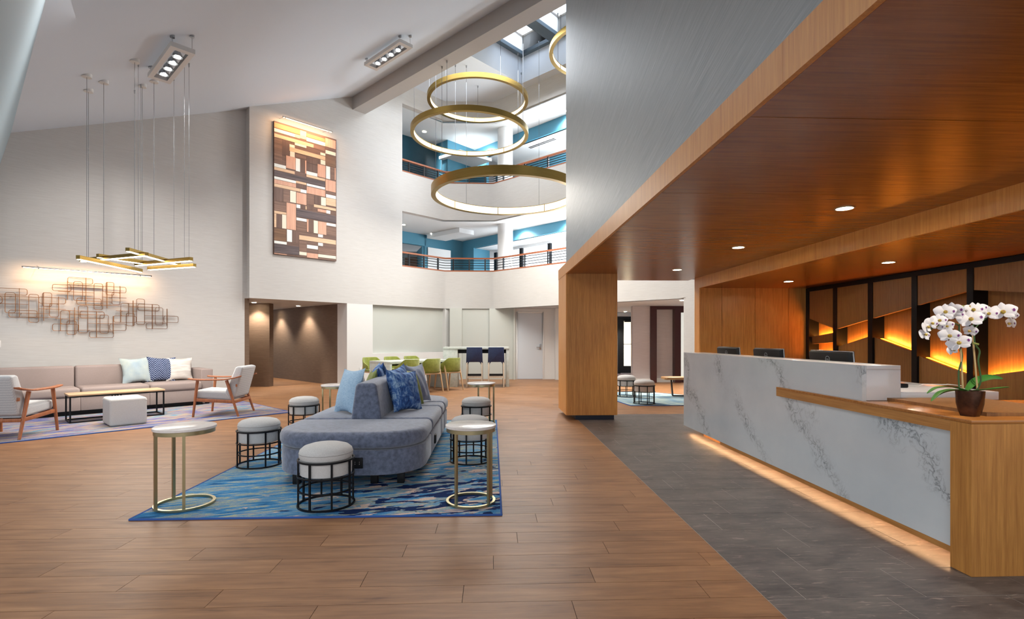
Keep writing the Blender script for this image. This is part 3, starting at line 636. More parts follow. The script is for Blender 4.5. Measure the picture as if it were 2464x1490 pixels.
for x, y, z, rz, lb in ((-1.269, 3.985, RZ + .002, .1, 'drum stool in black cage nearest the camera, before the island sofa'), (-2.341, 5.261, RZ + .002, .3, 'drum stool in black cage at the left edge of the blue rug'),
                     (-2.62, 7.27, 0, 0, 'drum stool partly behind the left end of the island sofa'), (-.228, 5.335, RZ + .002, .25, 'drum stool directly behind the near-right marble side table'),
                     (-.215, 7.008, RZ + .002, 0, 'drum stool right of the far end of the island sofa')):
    if first: st.location = (x, y, z); st.rotation_euler.z = rz; st['label'] = lb; st['group'] = 'stools around the island sofa'; first = False
    else: dup(st, (x, y, z), rz, lb, 'stools around the island sofa')
dup(st, (2.93, 11.1, .012), .2, 'farther drum stool half hidden by the wooden column', 'stools on the reception rug')
dup(st, (2.955, 9.87, .012), .4, 'nearer drum stool on the reception rug right of the wooden column', 'stools on the reception rug')

# ================================================================== C-SHAPED SIDE TABLES
def make_ctable():
    t = thing('side_table', 'x', 'table')
    obj('marble_top', MB().lathe([(.001, .60), (.206, .60), (.211, .597), (.211, .580), (.206, .577), (.001, .577)], 48), M['marbletop'], t)
    obj('rim_band', MB().ring(.19, .203, .548, .577, 48), M['brass_d'], t)
    obj('base_ring', MB().ring(.184, .206, 0, .016, 48), M['brass_d'], t)
    for a in (-2.29, 2.5, -1.08): obj('leg', MB().box(.183, .203, -.010, .010, .014, .55, Mloc(rz=a)), M['brass_d'], t)
    return t
ct = make_ctable(); ct.location = (-2.345, 4.017, RZ + .002); ct['label'] = 'round marble-topped brass side table at the near left of the blue rug'; ct['group'] = 'marble side tables'
for x, y, z, rz, lb, s in ((-.165, 4.001, RZ + .002, 1.6, 'round marble-topped brass side table at the near right of the blue rug', .93), (-2.3, 7.66, RZ * 0 + .0, .6, 'marble side table behind the left of the island sofa', 1), (-.16, 7.75, .012, 2.0, 'marble side table behind the rearmost right stool', 1)):
    dup(ct, (x, y, z), rz, lb, 'marble side tables', (s, s, 1))

# ================================================================== DOUBLE-SIDED ISLAND SOFA
def rr(x0, x1, y0, y1, rn, rf, n=9):           # rounded rectangle; rn radius at y0 end, rf at y1 end
    p = []
    for cx, cy, r, a0 in ((x1 - rn, y0 + rn, rn, -pi / 2), (x1 - rf, y1 - rf, rf, 0), (x0 + rf, y1 - rf, rf, pi / 2), (x0 + rn, y0 + rn, rn, pi)):
        if r < .005: p.append((cx, cy)); continue
        for i in range(n + 1): a = a0 + pi / 2 * i / n; p.append((cx + r * math.cos(a), cy + r * math.sin(a)))
    return p
ISX, ISY = -1.25, 5.84
t = thing('island_sofa', 'long double-sided grey-blue velvet sofa with rounded ends and central spine', 'sofa', (ISX, ISY, 0))
hw, y0, y3 = .645, 4.38 - ISY, 7.3 - ISY; js = [y0, 5.17 - ISY, 6.14 - ISY, 6.55 - ISY, y3]; js = [y0, 5.17 - ISY, 5.84 - ISY + .30, 6.51 - ISY, y3]
z0 = RZ + .002
for i in range(4):
    a, b = js[i], js[i + 1]; g = .004
    rn, rf = (.40, .001) if i == 0 else ((.001, .40) if i == 3 else (.001, .001))
    obj('base_section', MB().prism(rr(-hw, hw, a + g, b - g, rn, rf, 12), .115, .328), M['velvet'], t, bevel=.014, seg=3)
    obj('seat_cushion', MB().prism(rr(-hw - .012, hw + .012, a + g - (.012 if i == 0 else 0), b - g + (.012 if i == 3 else 0), rn, rf, 12), .336, .482), M['velvet'], t, bevel=.058, seg=6)
for a, b in ((js[1] - .03, js[2] - .004), (js[2] + .004, js[3] + .03)):
    mb = MB(); pr = [(-.155, .45), (.155, .45), (.105, .80), (.085, .835), (-.085, .835), (-.105, .80)]
    vs = [(x, a, z) for x, z in pr] + [(x, b, z) for x, z in pr]; n = 6
    mb.add(vs, [tuple(range(n)), tuple(range(n, 2 * n))[::-1]] + [(i, (i + 1) % n, n + (i + 1) % n, n + i) for i in range(n)]); obj('spine', mb, M['velvet'], t, bevel=.03, seg=4)
for x in (-.45, .22, .45): 
    for y in (y0 + .17, y3 - .2): obj('foot', MB().box(x - .03, x + .03, y - .03, y + .03, z0, .118), M['blackp'], t, bevel=.004)
def outlet(p, rz, parent):
    mt = Mloc(p, rz); o = obj('outlet_box', MB().box(-.045, .045, -.012, .006, -.045, .045, mt), M['blackp'], parent, bevel=.004)
    mb = MB()
    for dx in (-.018, .018):
        for dz in (-.006, .01): mb.box(dx - .002, dx + .002, -.0135, -.012, dz - .006, dz + .004, mt)
    obj('socket', mb, M['chrome'], o); return o
outlet((.115, y0 + .003, .225), 0, t)
outlet((hw + .003, 5.45 - ISY, .22), pi / 2, t); outlet((-hw - .003, 5.9 - ISY, .22), -pi / 2, t)

# ================================================================== PILLOWS
def pillow_mesh(name, w=.50, h=.50, th=.19, m=None, n=16):
    mb = MB()
    for sg in (1, -1):
        rows = []
        for i in range(n + 1):
            r = []
            for j in range(n + 1):
                u, v = -1 + 2 * i / n, -1 + 2 * j / n
                e = max(0, 1 - u * u) ** .55 * max(0, 1 - v * v) ** .55
                px = u * w / 2 * (1 - .13 * (1 - v * v)); pz = v * h / 2 * (1 - .13 * (1 - u * u))
                wr = .006 * math.sin(9 * u + 4 * v) * e
                r.append((px, sg * (th / 2 * e) + wr, pz + h / 2))
            rows.append(r)
        mb.sheet(rows)
    me = mesh_of(name, mb, ang=85); me.materials.append(m); return me
def pillow(me, lb, loc, rz, lean, grp, s=1., roll=0.):
    o = bpy.data.objects.new('throw_pillow', me); COL.objects.link(o)
    o.matrix_world = Mloc(loc, rz) @ Matrix.Rotation(lean, 4, 'X') @ Matrix.Rotation(roll, 4, 'Y'); o.scale = (s, s, s)
    return tag(o, lb, 'pillow', grp)
def tiedye(name, c1, c2, c3, sc=9.):
    q = NT(name); co = q.coord(); a = q.noise(co, sc, 6, .65, 1.2); sp = q.mapped(co, (60, 1, 6)); b_ = q.noise(sp, 1.3, 3)
    q.P(Base_Color=q.ramp(q.math('ADD', q.math('MULTIPLY', a, .75), q.math('MULTIPLY', b_, .25)), [(.38, c(c1)), (.5, c(c2)), (.62, c(c3))]), Roughness=.85); q.bump(a, .15, .004); return q.m
pm = {'tie': pillow_mesh('tiedye_pillow', m=tiedye('blue_tiedye', (26, 50, 104), (58, 104, 170), (160, 190, 218))), 'green': pillow_mesh('green_pillow', .46, .46, .12, plain('olive_silk', (104, 120, 50), .6, col2=(134, 146, 72), nscale=6)),
      'pale': pillow_mesh('pale_pillow', .5, .5, .15, plain('pale_blue_linen', (146, 178, 206), .9, col2=(176, 202, 222), nscale=40, stretch=(1, 1, 4))), 'slate': pillow_mesh('slate_pillow', .5, .5, .12, plain('slate_blue_velvet', (96, 108, 140), .8, col2=(130, 148, 178), nscale=8, sheen=.5)),
      'grey': pillow_mesh('grey_green_pillow', .5, .5, .15, plain('ombre_grey_green', (150, 166, 176), .9, col2=(178, 186, 180), nscale=4)), 'navy': pillow_mesh('navy_pillow', .48, .48, .14, chevron('navy_herringbone', (26, 40, 76), (150, 162, 190))),
      'cream': pillow_mesh('cream_pillow', .46, .46, .14, plain('cream_stripe', (196, 188, 182), .9, col2=(216, 210, 204), nscale=3, stretch=(1, 1, 14), lo=.45, hi=.55))}
zs = .476; gl, gr = 'pillows on the left side of the island sofa', 'pillows on the right side of the island sofa'
def spin(side, y, ang, key, lb, off=.24, lean=.22, s=.9, roll=0., z=zs):
    # side +1 right of the spine; pillow faces away from it, turned by ang toward the camera
    rz = pi / 2 - ang if side > 0 else -pi / 2 + ang
    pillow(pm[key], lb, (ISX + side * off, y, z), rz, -lean , gr if side > 0 else gl, s, roll)
spin(1, 5.66, .55, 'tie', 'nearest blue tie-dye pillow leaning on the right of the sofa spine', .34, .30, .94, .08)
spin(1, 5.83, .25, 'tie', 'blue tie-dye pillow directly behind the nearest one', .27, .2, 1.0, -.1)
spin(1, 6.12, .35, 'green', 'olive pillow between the blue tie-dye and slate pillows', .34, .28, 1.0, .1)
spin(1, 6.24, .15, 'green', 'olive pillow showing two points behind the tie-dye pillows', .24, .15, 1.02, -.12)
spin(1, 6.38, .3, 'slate', 'slate blue velvet pillow at the far end of the right side', .40, .26, 1.0, .0)
spin(-1, 5.5, .7, 'pale', 'pale blue linen pillow left of the sofa spine', .32, .28, 1.0, -.06)
spin(-1, 5.75, .25, 'cream', 'off-white pillow with olive corner behind the pale blue pillow', .28, .2, .95, .1)
spin(-1, 6.0, .35, 'green', 'olive pillow on the left side of the spine', .2, .2, .98, -.1)
spin(-1, 6.2, .2, 'tie', 'blue tie-dye pillow corner showing left of the spine', .18, .16, 1.0, .1)
spin(-1, 6.42, .2, 'tie', 'rearmost blue tie-dye pillow showing over the spine', .05 + .13, .16, 1.0, -.1)

# ================================================================== LONG LOUNGE SOFA (frame: x along the wall, y toward the wall, rotated 45 deg)
def fr45(name, lb, cat, s, v, rz=pi / 4, grp=None):
    x, y = sv2xy(s, v); return thing(name, lb, cat, (x, y, 0), rz, grp)
t = fr45('lounge_sofa', 'long taupe sofa against the lounge wall beneath the wire sculptures', 'sofa', 0, -10.95)
xs = [-1.45, -.50, .43, 1.384, 2.339, 3.17]
for a, b in zip(xs, xs[1:]):
    g = .004
    obj('base_panel', MB().box(a + g * .3, b - g * .3, .02, .9, .085, .305), M['taupe'], t, bevel=.008)
    obj('seat_cushion', MB().box(a + g, b - g, -.005, .66, .308, .462), M['taupe'], t, bevel=.045, seg=4)
    obj('back_cushion', MB().box(a + g, b - g, .64, .84, .40, .80), M['taupe'], t, bevel=.04, seg=4)
obj('back_frame', MB().box(-1.45, 3.17, .80, .92, .085, .76), M['taupe'], t, bevel=.01)
obj('arm', MB().box(3.175, 3.38, .10, .92, .085, .685), M['taupe'], t, bevel=.02, seg=3)
obj('plinth', MB().box(-1.4, 3.2, .10, .86, .012, .085), M['blackp'], t)
for x in (3.3, -1.3): obj('foot', MB().box(x - .03, x + .03, .14, .2, .012, .09), M['blackp'], t)
for x in (.98, 2.2):
    o = obj('outlet_box', MB().box(x - .075, x + .075, .0, .022, .16, .235), M['blackp'], t, bevel=.004)
    mb = MB()
    for dx in (-.014, .014): mb.box(x + dx - .003, x + dx + .003, -.002, 0, .19, .206)
    obj('socket', mb, M['chrome'], o)
gsf = 'pillows at the right end of the long sofa'
def sofpil(key, s, dy, lb, rz=0., lean=.3, sc=1., roll=0.):
    x, y = sv2xy(s, -10.95 - dy); pillow(pm[key], lb, (x, y, .455), pi / 4 + rz, -lean, gsf, sc, roll)
sofpil('grey', 2.26, .50, 'grey-green ombre pillow, leftmost on the long taupe sofa', .1, .28, .98, -.04)
sofpil('navy', 2.63, .53, 'navy herringbone pillow between two pale pillows', .05, .22, 1.0, .05)
sofpil('cream', 2.93, .53, 'cream striped pillow beside the taupe sofa arm', .0, .22, 1.0, .02)

# ================================================================== BENCH TABLE AND CUBE OTTOMAN
t = fr45('bench_table', 'narrow oak-topped table on black square frames before the long sofa', 'table', 1.73, -10.22)
obj('table_top', MB().box(-.61, .61, -.23, .23, .41, .435), M['oak'], t, bevel=.003)
for a, b in ((-.59, -.02), (.02, .59)):
    for x in (a, b):
        for y in (-.215, .215): obj('leg', MB().box(x - .01, x + .01, y - .01, y + .01, .010, .41), M['black'], t)
    for z in (.02, .40):
        for y in (-.215, .215): obj('rail', MB().box(a, b, y - .0095, y + .0095, z - .0095, z + .0095), M['black'], t)
        for x in (a, b): obj('rail', MB().box(x - .0095, x + .0095, -.205, .205, z - .0095, z + .0095), M['black'], t)
t = fr45('cube_ottoman', 'square grey linen ottoman on the lounge rug', 'ottoman', 1.70, -9.45)
obj('upholstery', MB().box(-.225, .225, -.27, .27, .012, .405), M['linen'], t, bevel=.035, seg=4)
obj('piping', MB().box(-.2255, .2255, -.2705, .2705, .365, .368), M['linen'], t, bevel=.001, seg=1)

# ================================================================== ARMCHAIRS (front = +y)
def make_armchair():
    t = thing('armchair', 'x', 'armchair')
    for sx in (-1, 1):
        mb = MB().seg((sx * .335, .33, .0), (sx * .315, .27, .585), .017, .024, 12); obj('front_leg', mb, M['chairwood'], t)
        mb = MB().seg((sx * .335, -.36, .0), (sx * .315, -.17, .585), .017, .025, 12); obj('rear_leg', mb, M['chairwood'], t)
        rows = []; N = 12
        mb = MB()
        pts = []
        for i in range(N + 1):
            u = i / N; y = .40 - .80 * u; z = .598 + .018 * (2 * u - 1) ** 4 + (.035 * max(0, u - .7) / .3); w = .034 + .02 * math.sin(pi * min(1, u * 1.1)) * (1 - .3 * u)
            pts.append((y, z, w))
        vs = []
        for y, z, w in pts:
            cx = sx * (.33 + .01 * math.sin(pi * (0.4 - y) / .8)); vs += [(cx - w, y, z - .010), (cx + w, y, z - .010), (cx + w, y, z + .012), (cx - w, y, z + .012)]
        fs = [(0, 1, 2, 3), tuple(range(4 * N, 4 * N + 4))[::-1]]
        for i in range(N):
            for k in range(4): fs.append((4 * i + k, 4 * i + (k + 1) % 4, 4 * i + 4 + (k + 1) % 4, 4 * i + 4 + k))
        mb.add(vs, fs); obj('armrest', mb, M['chairwood'], t, bevel=.006, seg=2, ang=50)
        obj('side_rail', MB().bar((sx * .323, .30, .275), (sx * .323, -.30, .235), .022, .05), M['chairwood'], t, bevel=.005)
    obj('front_rail', MB().bar((-.32, .29, .272), (.32, .29, .272), .022, .045), M['chairwood'], t, bevel=.004)
    obj('rear_rail', MB().bar((-.32, -.30, .235), (.32, -.30, .235), .022, .045), M['chairwood'], t, bevel=.004)
    obj('back_rail', MB().bar((-.31, -.315, .50), (.31, -.315, .50), .02, .045), M['chairwood'], t, bevel=.004)
    mb = MB(); q = [(.33, .30), (.33, .43), (-.16, .40), (-.25, .255)]
    mb.add([(x, y, z) for x in (-.29, .29) for y, z in q], [(0, 1, 2, 3), (7, 6, 5, 4)] + [(i, (i + 1) % 4, 4 + (i + 1) % 4, 4 + i) for i in range(4)])
    obj('seat_cushion', mb, M['houndstooth'], t, bevel=.035, seg=4)
    mb = MB(); q = [(-.13, .39), (-.29, .79), (-.33, .815), (-.42, .795), (-.29, .30), (-.19, .27)]; n = 6
    mb.add([(x, y, z) for x in (-.285, .285) for y, z in q], [tuple(range(n)), tuple(range(n, 2 * n))[::-1]] + [(i, (i + 1) % n, n + (i + 1) % n, n + i) for i in range(n)])
    obj('back_cushion', mb, M['houndstooth'], t, bevel=.028, seg=4)
    return t
ac = make_armchair(); ac.location = (-4.50, 8.80, .010); ac.rotation_euler.z = pi / 2 + .08; ac['label'] = 'walnut-framed grey armchair at the right end of the lounge rug'; ac['group'] = 'lounge armchairs'
dup(ac, (-6.28, 6.95, .010), .14, 'walnut-framed grey armchair cut by the left picture edge', 'lounge armchairs')

# ================================================================== COMMUNAL TABLE, GREEN CHAIRS
t = fr45('communal_table', 'low pale speckled communal table with slab ends and green chairs', 'table', 7.675, -10.53)
obj('table_top', MB().box(-.905, .905, -.43, .43, .675, .735), M['concrete'], t, bevel=.003)
for x in (-.905, .845): obj('end_panel', MB().box(x, x + .06, -.43, .43, 0, .675), M['concrete'], t, bevel=.003)
obj('pedestal', MB().box(-.1, .12, -.12, .12, 0, .675), M['chairwood'], t)
obj('apron', MB().box(-.84, .84, -.3, .3, .63, .675), M['blackp'], t)
def make_greenchair():
    t = thing('tub_chair', 'x', 'chair'); n = 22; prof = []
    for i in range(n + 1):
        a = -1.95 + 3.9 * i / n; u = abs(a) / 1.95; top = .80 if u < .42 else (.80 - .20 * ((u - .42) / .58) ** .8); bot = .48 + .03 * u
        prof.append((a, top, bot))
    vs = []; rx, ry = .265, .27
    for a, top, bot in prof:
        dx, dy = math.sin(a), -math.cos(a)
        px = (abs(dx) ** .8) * (1 if dx > 0 else -1); py = (abs(dy) ** .8) * (1 if dy > 0 else -1)
        for rr_, z in ((1, bot), (1.04, top), (.9, top - .005), (.86, bot)): vs.append((px * rx * rr_, py * ry * rr_, z))
    fs = [(0, 1, 2, 3), tuple(range(4 * n, 4 * n + 4))[::-1]]
    for i in range(n):
        for k in range(4): fs.append((4 * i + k, 4 * i + (k + 1) % 4, 4 * i + 4 + (k + 1) % 4, 4 * i + 4 + k))
    obj('back_shell', MB().add(vs, fs), M['green'], t, bevel=.012, seg=2, ang=55)
    obj('seat_pad', MB().prism(rr(-.235, .235, -.22, .25, .12, .05, 6), .455, .50), M['green'], t, bevel=.015, seg=3)
    obj('seat_frame', MB().prism(rr(-.25, .25, -.235, .255, .12, .04, 6), .425, .455), M['oakleg'], t, bevel=.006)
    for sx in (-1, 1):
        obj('rear_leg', MB().bar((sx * .245, -.27, 0), (sx * .235, -.12, .62), .024, .03, up=(0, 1, .2), w1=.03, h1=.045), M['oakleg'], t, bevel=.005)
        obj('front_leg', MB().bar((sx * .23, .27, 0), (sx * .225, .21, .45), .024, .028, up=(0, 1, 0), w1=.032, h1=.04), M['oakleg'], t, bevel=.005)
    return t
gc = make_greenchair(); gg = 'olive chairs at the communal table'; first = True
for s, v, rz, lb in ((7.02, -9.80, 0, 'olive tub chair on the near side, closest to the low table end'), (7.64, -9.80, 0, 'middle olive tub chair on the near side of the low table'), (8.28, -9.80, 0, 'olive tub chair on the near side beside the bar table'),
                   (7.1, -11.26, pi, 'leftmost olive chair back showing over the low table'), (7.72, -11.26, pi, 'middle olive chair back on the far side of the low table'), (8.34, -11.26, pi, 'rightmost olive chair back on the far side of the low table')):
    x, y = sv2xy(s, v); q = (x, y, 0); rz += pi / 4
    if first: gc.location = q; gc.rotation_euler.z = rz; gc['label'] = lb; gc['group'] = gg; first = False
    else: dup(gc, q, rz, lb, gg)
# ================================================================== BAR TABLE, NAVY STOOLS
t = thing('bar_table', 'tall pale speckled bar table with dark apron and navy stools', 'table', (-.42, 13.85, 0))
obj('table_top', MB().box(-.86, .87, -.38, .28, .985, 1.045), M['concrete'], t, bevel=.003)
obj('end_panel', MB().box(-.86, -.48, -.37, .27, 0, .985), M['concrete'], t, bevel=.003)
obj('end_leg', MB().box(.79, .87, -.37, .27, 0, .985), M['concrete'], t, bevel=.003)
obj('apron', MB().box(-.48, .79, -.2, -.17, .88, .985), M['blackp'], t)
def make_barstool():
    t = thing('bar_stool', 'x', 'bar stool')
    q = [(-.2, 1.045), (.2, 1.045), (.215, .60), (.18, .58), (.14, .655), (.09, .675), (-.09, .675), (-.14, .655), (-.18, .58), (-.215, .60)]; n = len(q)
    vs = [(x, -.20 - (z - .6) * .06, z) for x, z in q] + [(x, -.155 - (z - .6) * .06, z) for x, z in q]
    obj('backrest', MB().add(vs, [tuple(range(n)), tuple(range(n, 2 * n))[::-1]] + [(i, (i + 1) % n, n + (i + 1) % n, n + i) for i in range(n)]), M['navy'], t, bevel=.008, seg=2)
    obj('seat', MB().box(-.2, .2, -.17, .24, .66, .74), M['navy'], t, bevel=.02, seg=3)
    for sx in (-1, 1):
        obj('leg', MB().bar((sx * .195, -.215, 0), (sx * .19, -.185, .66), .036, .036), M['greyoak'], t, bevel=.003)
        obj('leg', MB().bar((sx * .195, .22, 0), (sx * .19, .2, .66), .034, .034), M['blackp'] if sx > 0 else M['greyoak'], t, bevel=.003)
    for z, m in ((.34, M['blackp']), (.275, M['greyoak'])): obj('stretcher', MB().box(-.18, .18, -.215, -.19, z - .03, z + .02), m, t)
    obj('foot_rail', MB().box(-.18, .18, .19, .215, .25, .28), M['chrome'], t)
    obj('stretcher', MB().box(-.2, -.18, -.2, .2, .28, .31).box(.18, .2, -.2, .2, .28, .31), M['greyoak'], t)
    return t
bs = make_barstool(); bs.location = (-.455, 13.48, 0); bs['label'] = 'left navy-backed bar stool at the tall pale table'; bs['group'] = 'navy bar stools'
dup(bs, (.105, 13.48, 0), 0, 'right navy-backed bar stool beside the table leg', 'navy bar stools')
# ================================================================== LIVE-EDGE BENCH
t = thing('live_edge_bench', 'live-edge wooden bench on a black flat-steel leg behind the reception desk', 'bench', (4.02, 11.0, 0))
mb = MB(); rows = []; pl = []
for i in range(14): a = i / 13; pl.append((-.30 + .02 * math.sin(7 * a), -1.2 + 2.4 * a)) 
pl2 = [(.08 + .025 * math.sin(9 * (1 - i / 13)), 1.2 - 2.4 * i / 13) for i in range(14)]
obj('slab_seat', MB().prism([(y_, -x_) for x_, y_ in pl[5:] + pl2[:-5]] if False else [(-.28, -.02), (-.24, -.06), (-.1, -.05), (.25, -.07), (.25, .30), (-.05, .32), (-.2, .29), (-.26, .31)], .375, .43), woody('live_edge', (128, 78, 42), (206, 156, 98), 'x', .45, .6), t, bevel=.012, seg=2)
mb = MB().bar((-.10, .1, .375), (-.07, .1, .03), .06, .02, up=(1, 0, 0)).bar((-.07, .1, .02), (.22, .1, .02), .06, .02); obj('leg', mb, M['black'], t)
# ================================================================== WIRE WALL SCULPTURES (flat wire loops and straps, made once per pattern)
CS = lambda x, y: (x / 5.4756, 660 + y / 5.4756)
VS = VL + .05
def szs(x, y): return SZ(*CS(x, y), VS)
def rrect(s0, s1, z0, z1, r, n=4):
    p = []
    for cx, cz, a0 in ((s1 - r, z0 + r, -pi / 2), (s1 - r, z1 - r, 0), (s0 + r, z1 - r, pi / 2), (s0 + r, z0 + r, pi)):
        for i in range(n + 1): a = a0 + pi / 2 * i / n; p.append((cx + r * math.cos(a), cz + r * math.sin(a)))
    return p
def sculpture(lb, loops, hbars, vbars, org):
    s0, z0 = org; x, y = sv2xy(s0, VL)
    t = thing('wire_wall_sculpture', lb, 'wall sculpture', (x, y, z0), pi / 4, 'copper wire wall sculptures')
    k = 0
    for xa, ya, xb, yb in loops:
        a, b = szs(xa, ya), szs(xa, yb); e = szs(xb, ya); off = -.045 - .012 * (k % 3); k += 1
        p = [(s - s0, off, z - z0) for s, z in rrect(a[0], e[0], b[1], a[1], .03)]
        obj('wire_loop', MB().tube(p, .0042, 6, True), M['gold'], t)
    for xa, ya, xb, yb in hbars:
        a, b = szs(xa, ya), szs(xb, yb); z = (a[1] + b[1]) / 2 - z0
        obj('strap', MB().box(a[0] - s0, b[0] - s0, -.085, -.04, z - .003, z + .003), M['gold'], t)
        obj('stand_off', MB().seg((a[0] - s0 + .3 * (b[0] - a[0]), -.05, z), (a[0] - s0 + .3 * (b[0] - a[0]), 0, z), .006, n=8), M['gold'], t)
    for xa, ya, yb in vbars:
        a, b = szs(xa, ya), szs(xa, yb)
        obj('strap', MB().box(a[0] - s0 - .003, a[0] - s0 + .003, -.085, -.035, b[1] - z0, a[1] - z0), M['gold'], t)
    return t
L2 = [(893, 38, 1222, 115), (690, 132, 935, 215), (967, 97, 1085, 345), (1012, 312, 1335, 398), (1238, 122, 1352, 465), (1352, 157, 1658, 232), (1398, 103, 1502, 272), (1475, 240, 1582, 400)]
H2 = [(765, 227, 1240, 245), (900, 138, 1350, 160), (1012, 350, 1475, 368), (1352, 300, 1662, 315), (1240, 407, 1575, 413)]
V2 = [(888, 85, 335), (1130, 48, 405), (1408, 103, 450), (1580, 157, 325)]
L3 = [(693, 655, 1032, 745), (882, 615, 1002, 795), (797, 478, 915, 658), (1037, 415, 1158, 772), (1055, 487, 1372, 576), (1315, 537, 1427, 780), (1447, 652, 1662, 740), (1180, 755, 1495, 834)]
H3 = [(825, 478, 1155, 487), (920, 526, 1390, 537), (725, 585, 1040, 592), (1160, 645, 1605, 655), (1045, 735, 1490, 742)]
V3 = [(795, 570, 750), (982, 440, 795), (1270, 490, 832), (1490, 552, 790)]
o2, o3 = szs(1150, 240), szs(1150, 620)
g2 = sculpture('upper copper wire loop sculpture directly under the lit picture light', L2, H2, V2, o2)
g3 = sculpture('lowest copper wire loop sculpture, hung centrally beneath the top one', L3, H3, V3, o3)
r1, r1b = szs(1398, 103), szs(562, 242); r4, r4b = szs(1037, 415), szs(1800, 325)
for src, o_, a, b, lb in ((g2, o2, r1, r1b, 'leftmost copper wire loop sculpture running out of the picture'), (g3, o3, r4, r4b, 'rightmost copper wire loop sculpture on the lounge wall')):
    s_ = o_[0] + b[0] - a[0]; x, y = sv2xy(s_, VL); dup(src, (x, y, o_[1] + b[1] - a[1]), pi / 4, lb)
# ================================================================== PICTURE LIGHTS
def piclight(name, pl, pr, voff, lb, glow_m, vbase, power, col, stand, lampz):
    v = vbase + voff; a, b = SZ(*pl, v), SZ(*pr, v); z = (a[1] + b[1]) / 2; s_ = (a[0] + b[0]) / 2; L = (b[0] - a[0]) / 2
    x, y = sv2xy(s_, vbase); t = thing(name, lb, 'picture light', (x, y, z), pi / 4)
    obj('tube', MB().seg((-L, -voff, 0), (L, -voff, 0), .014, n=14), M['chrome'], t)
    obj('lens', MB().box(-L + .02, L - .02, -voff - .010, -voff + .012, -.018, -.009), glow_m, t)
    for q in stand:
        obj('bracket', MB().seg((q * L, -voff, .012), (q * L, 0, .06), .006, n=8), M['chrome'], t); obj('end_knob', MB().seg((q * L, -voff, -.022), (q * L, -voff, .0), .014, n=12), M['chrome'], t)
    light('picture_lamp', 'AREA', (0, -voff, -.03), power, col, 2 * L, .02, rot=(math.radians(38), 0, 0), parent=t)
    return t
piclight('picture_light', (52, 642), (365, 664), .28, 'long slim steel picture light over the wire sculptures', M['led_o'], VL, 10, (1, .62, .34), (-.77, .8), 0)
piclight('picture_light', (680, 281), (800, 317), .32, 'glowing picture light above the tall wood collage', M['led_o'], VA, 13, (1, .58, .30), (-.9, .85), 0)
# ================================================================== WOOD COLLAGE
a, b = SZ(657, 295), SZ(807, 336); z1, z0_ = 6.40, 3.265; s0, s1 = a[0], b[0]
x, y = sv2xy((s0 + s1) / 2, VA); t = thing('wood_collage', 'tall wall collage of brown, pink and cream wood blocks under its own light', 'artwork', (x, y, z0_), pi / 4)
sc_ = (s0 + s1) / 2; W2 = (s1 - s0) / 2; Ht = z1 - z0_; TH_ = .055
obj('backing_board', MB().box(-W2, W2, -TH_, 0, 0, Ht), woody('walnut_block', (84, 60, 52), (128, 98, 84), 'x', .5, .35), t)
pal = {'O': woody('orange_wood_block', (176, 112, 66), (206, 142, 90), 'x', .5), 'C': plain('cream_block', (226, 218, 198), .5), 'W': plain('white_block', (226, 230, 226), .5), 'L': woody('light_wood_block', (198, 160, 126), (228, 196, 162), 'x', .5),
       'P': woody('pink_wood_block', (196, 144, 120), (220, 172, 146), 'z', .5, .5), 'D': woody('rough_dark_block', (52, 44, 48), (112, 96, 96), 'x', .6, .45, bump=.3), 'B': woody('striped_block', (92, 64, 44), (136, 100, 72), 'x', .5, .5), 'N': woody('upright_walnut_block', (78, 56, 48), (120, 92, 80), 'z', .5, .35), 'H': woody('mid_walnut_block', (96, 70, 58), (140, 108, 92), 'x', .5, .4)}
c1 = lambda x, y: (645 + x / 8.278, 270 + y / 8.278); c2 = lambda x, y: (645 + x / 7.095, 430 + y / 7.095)
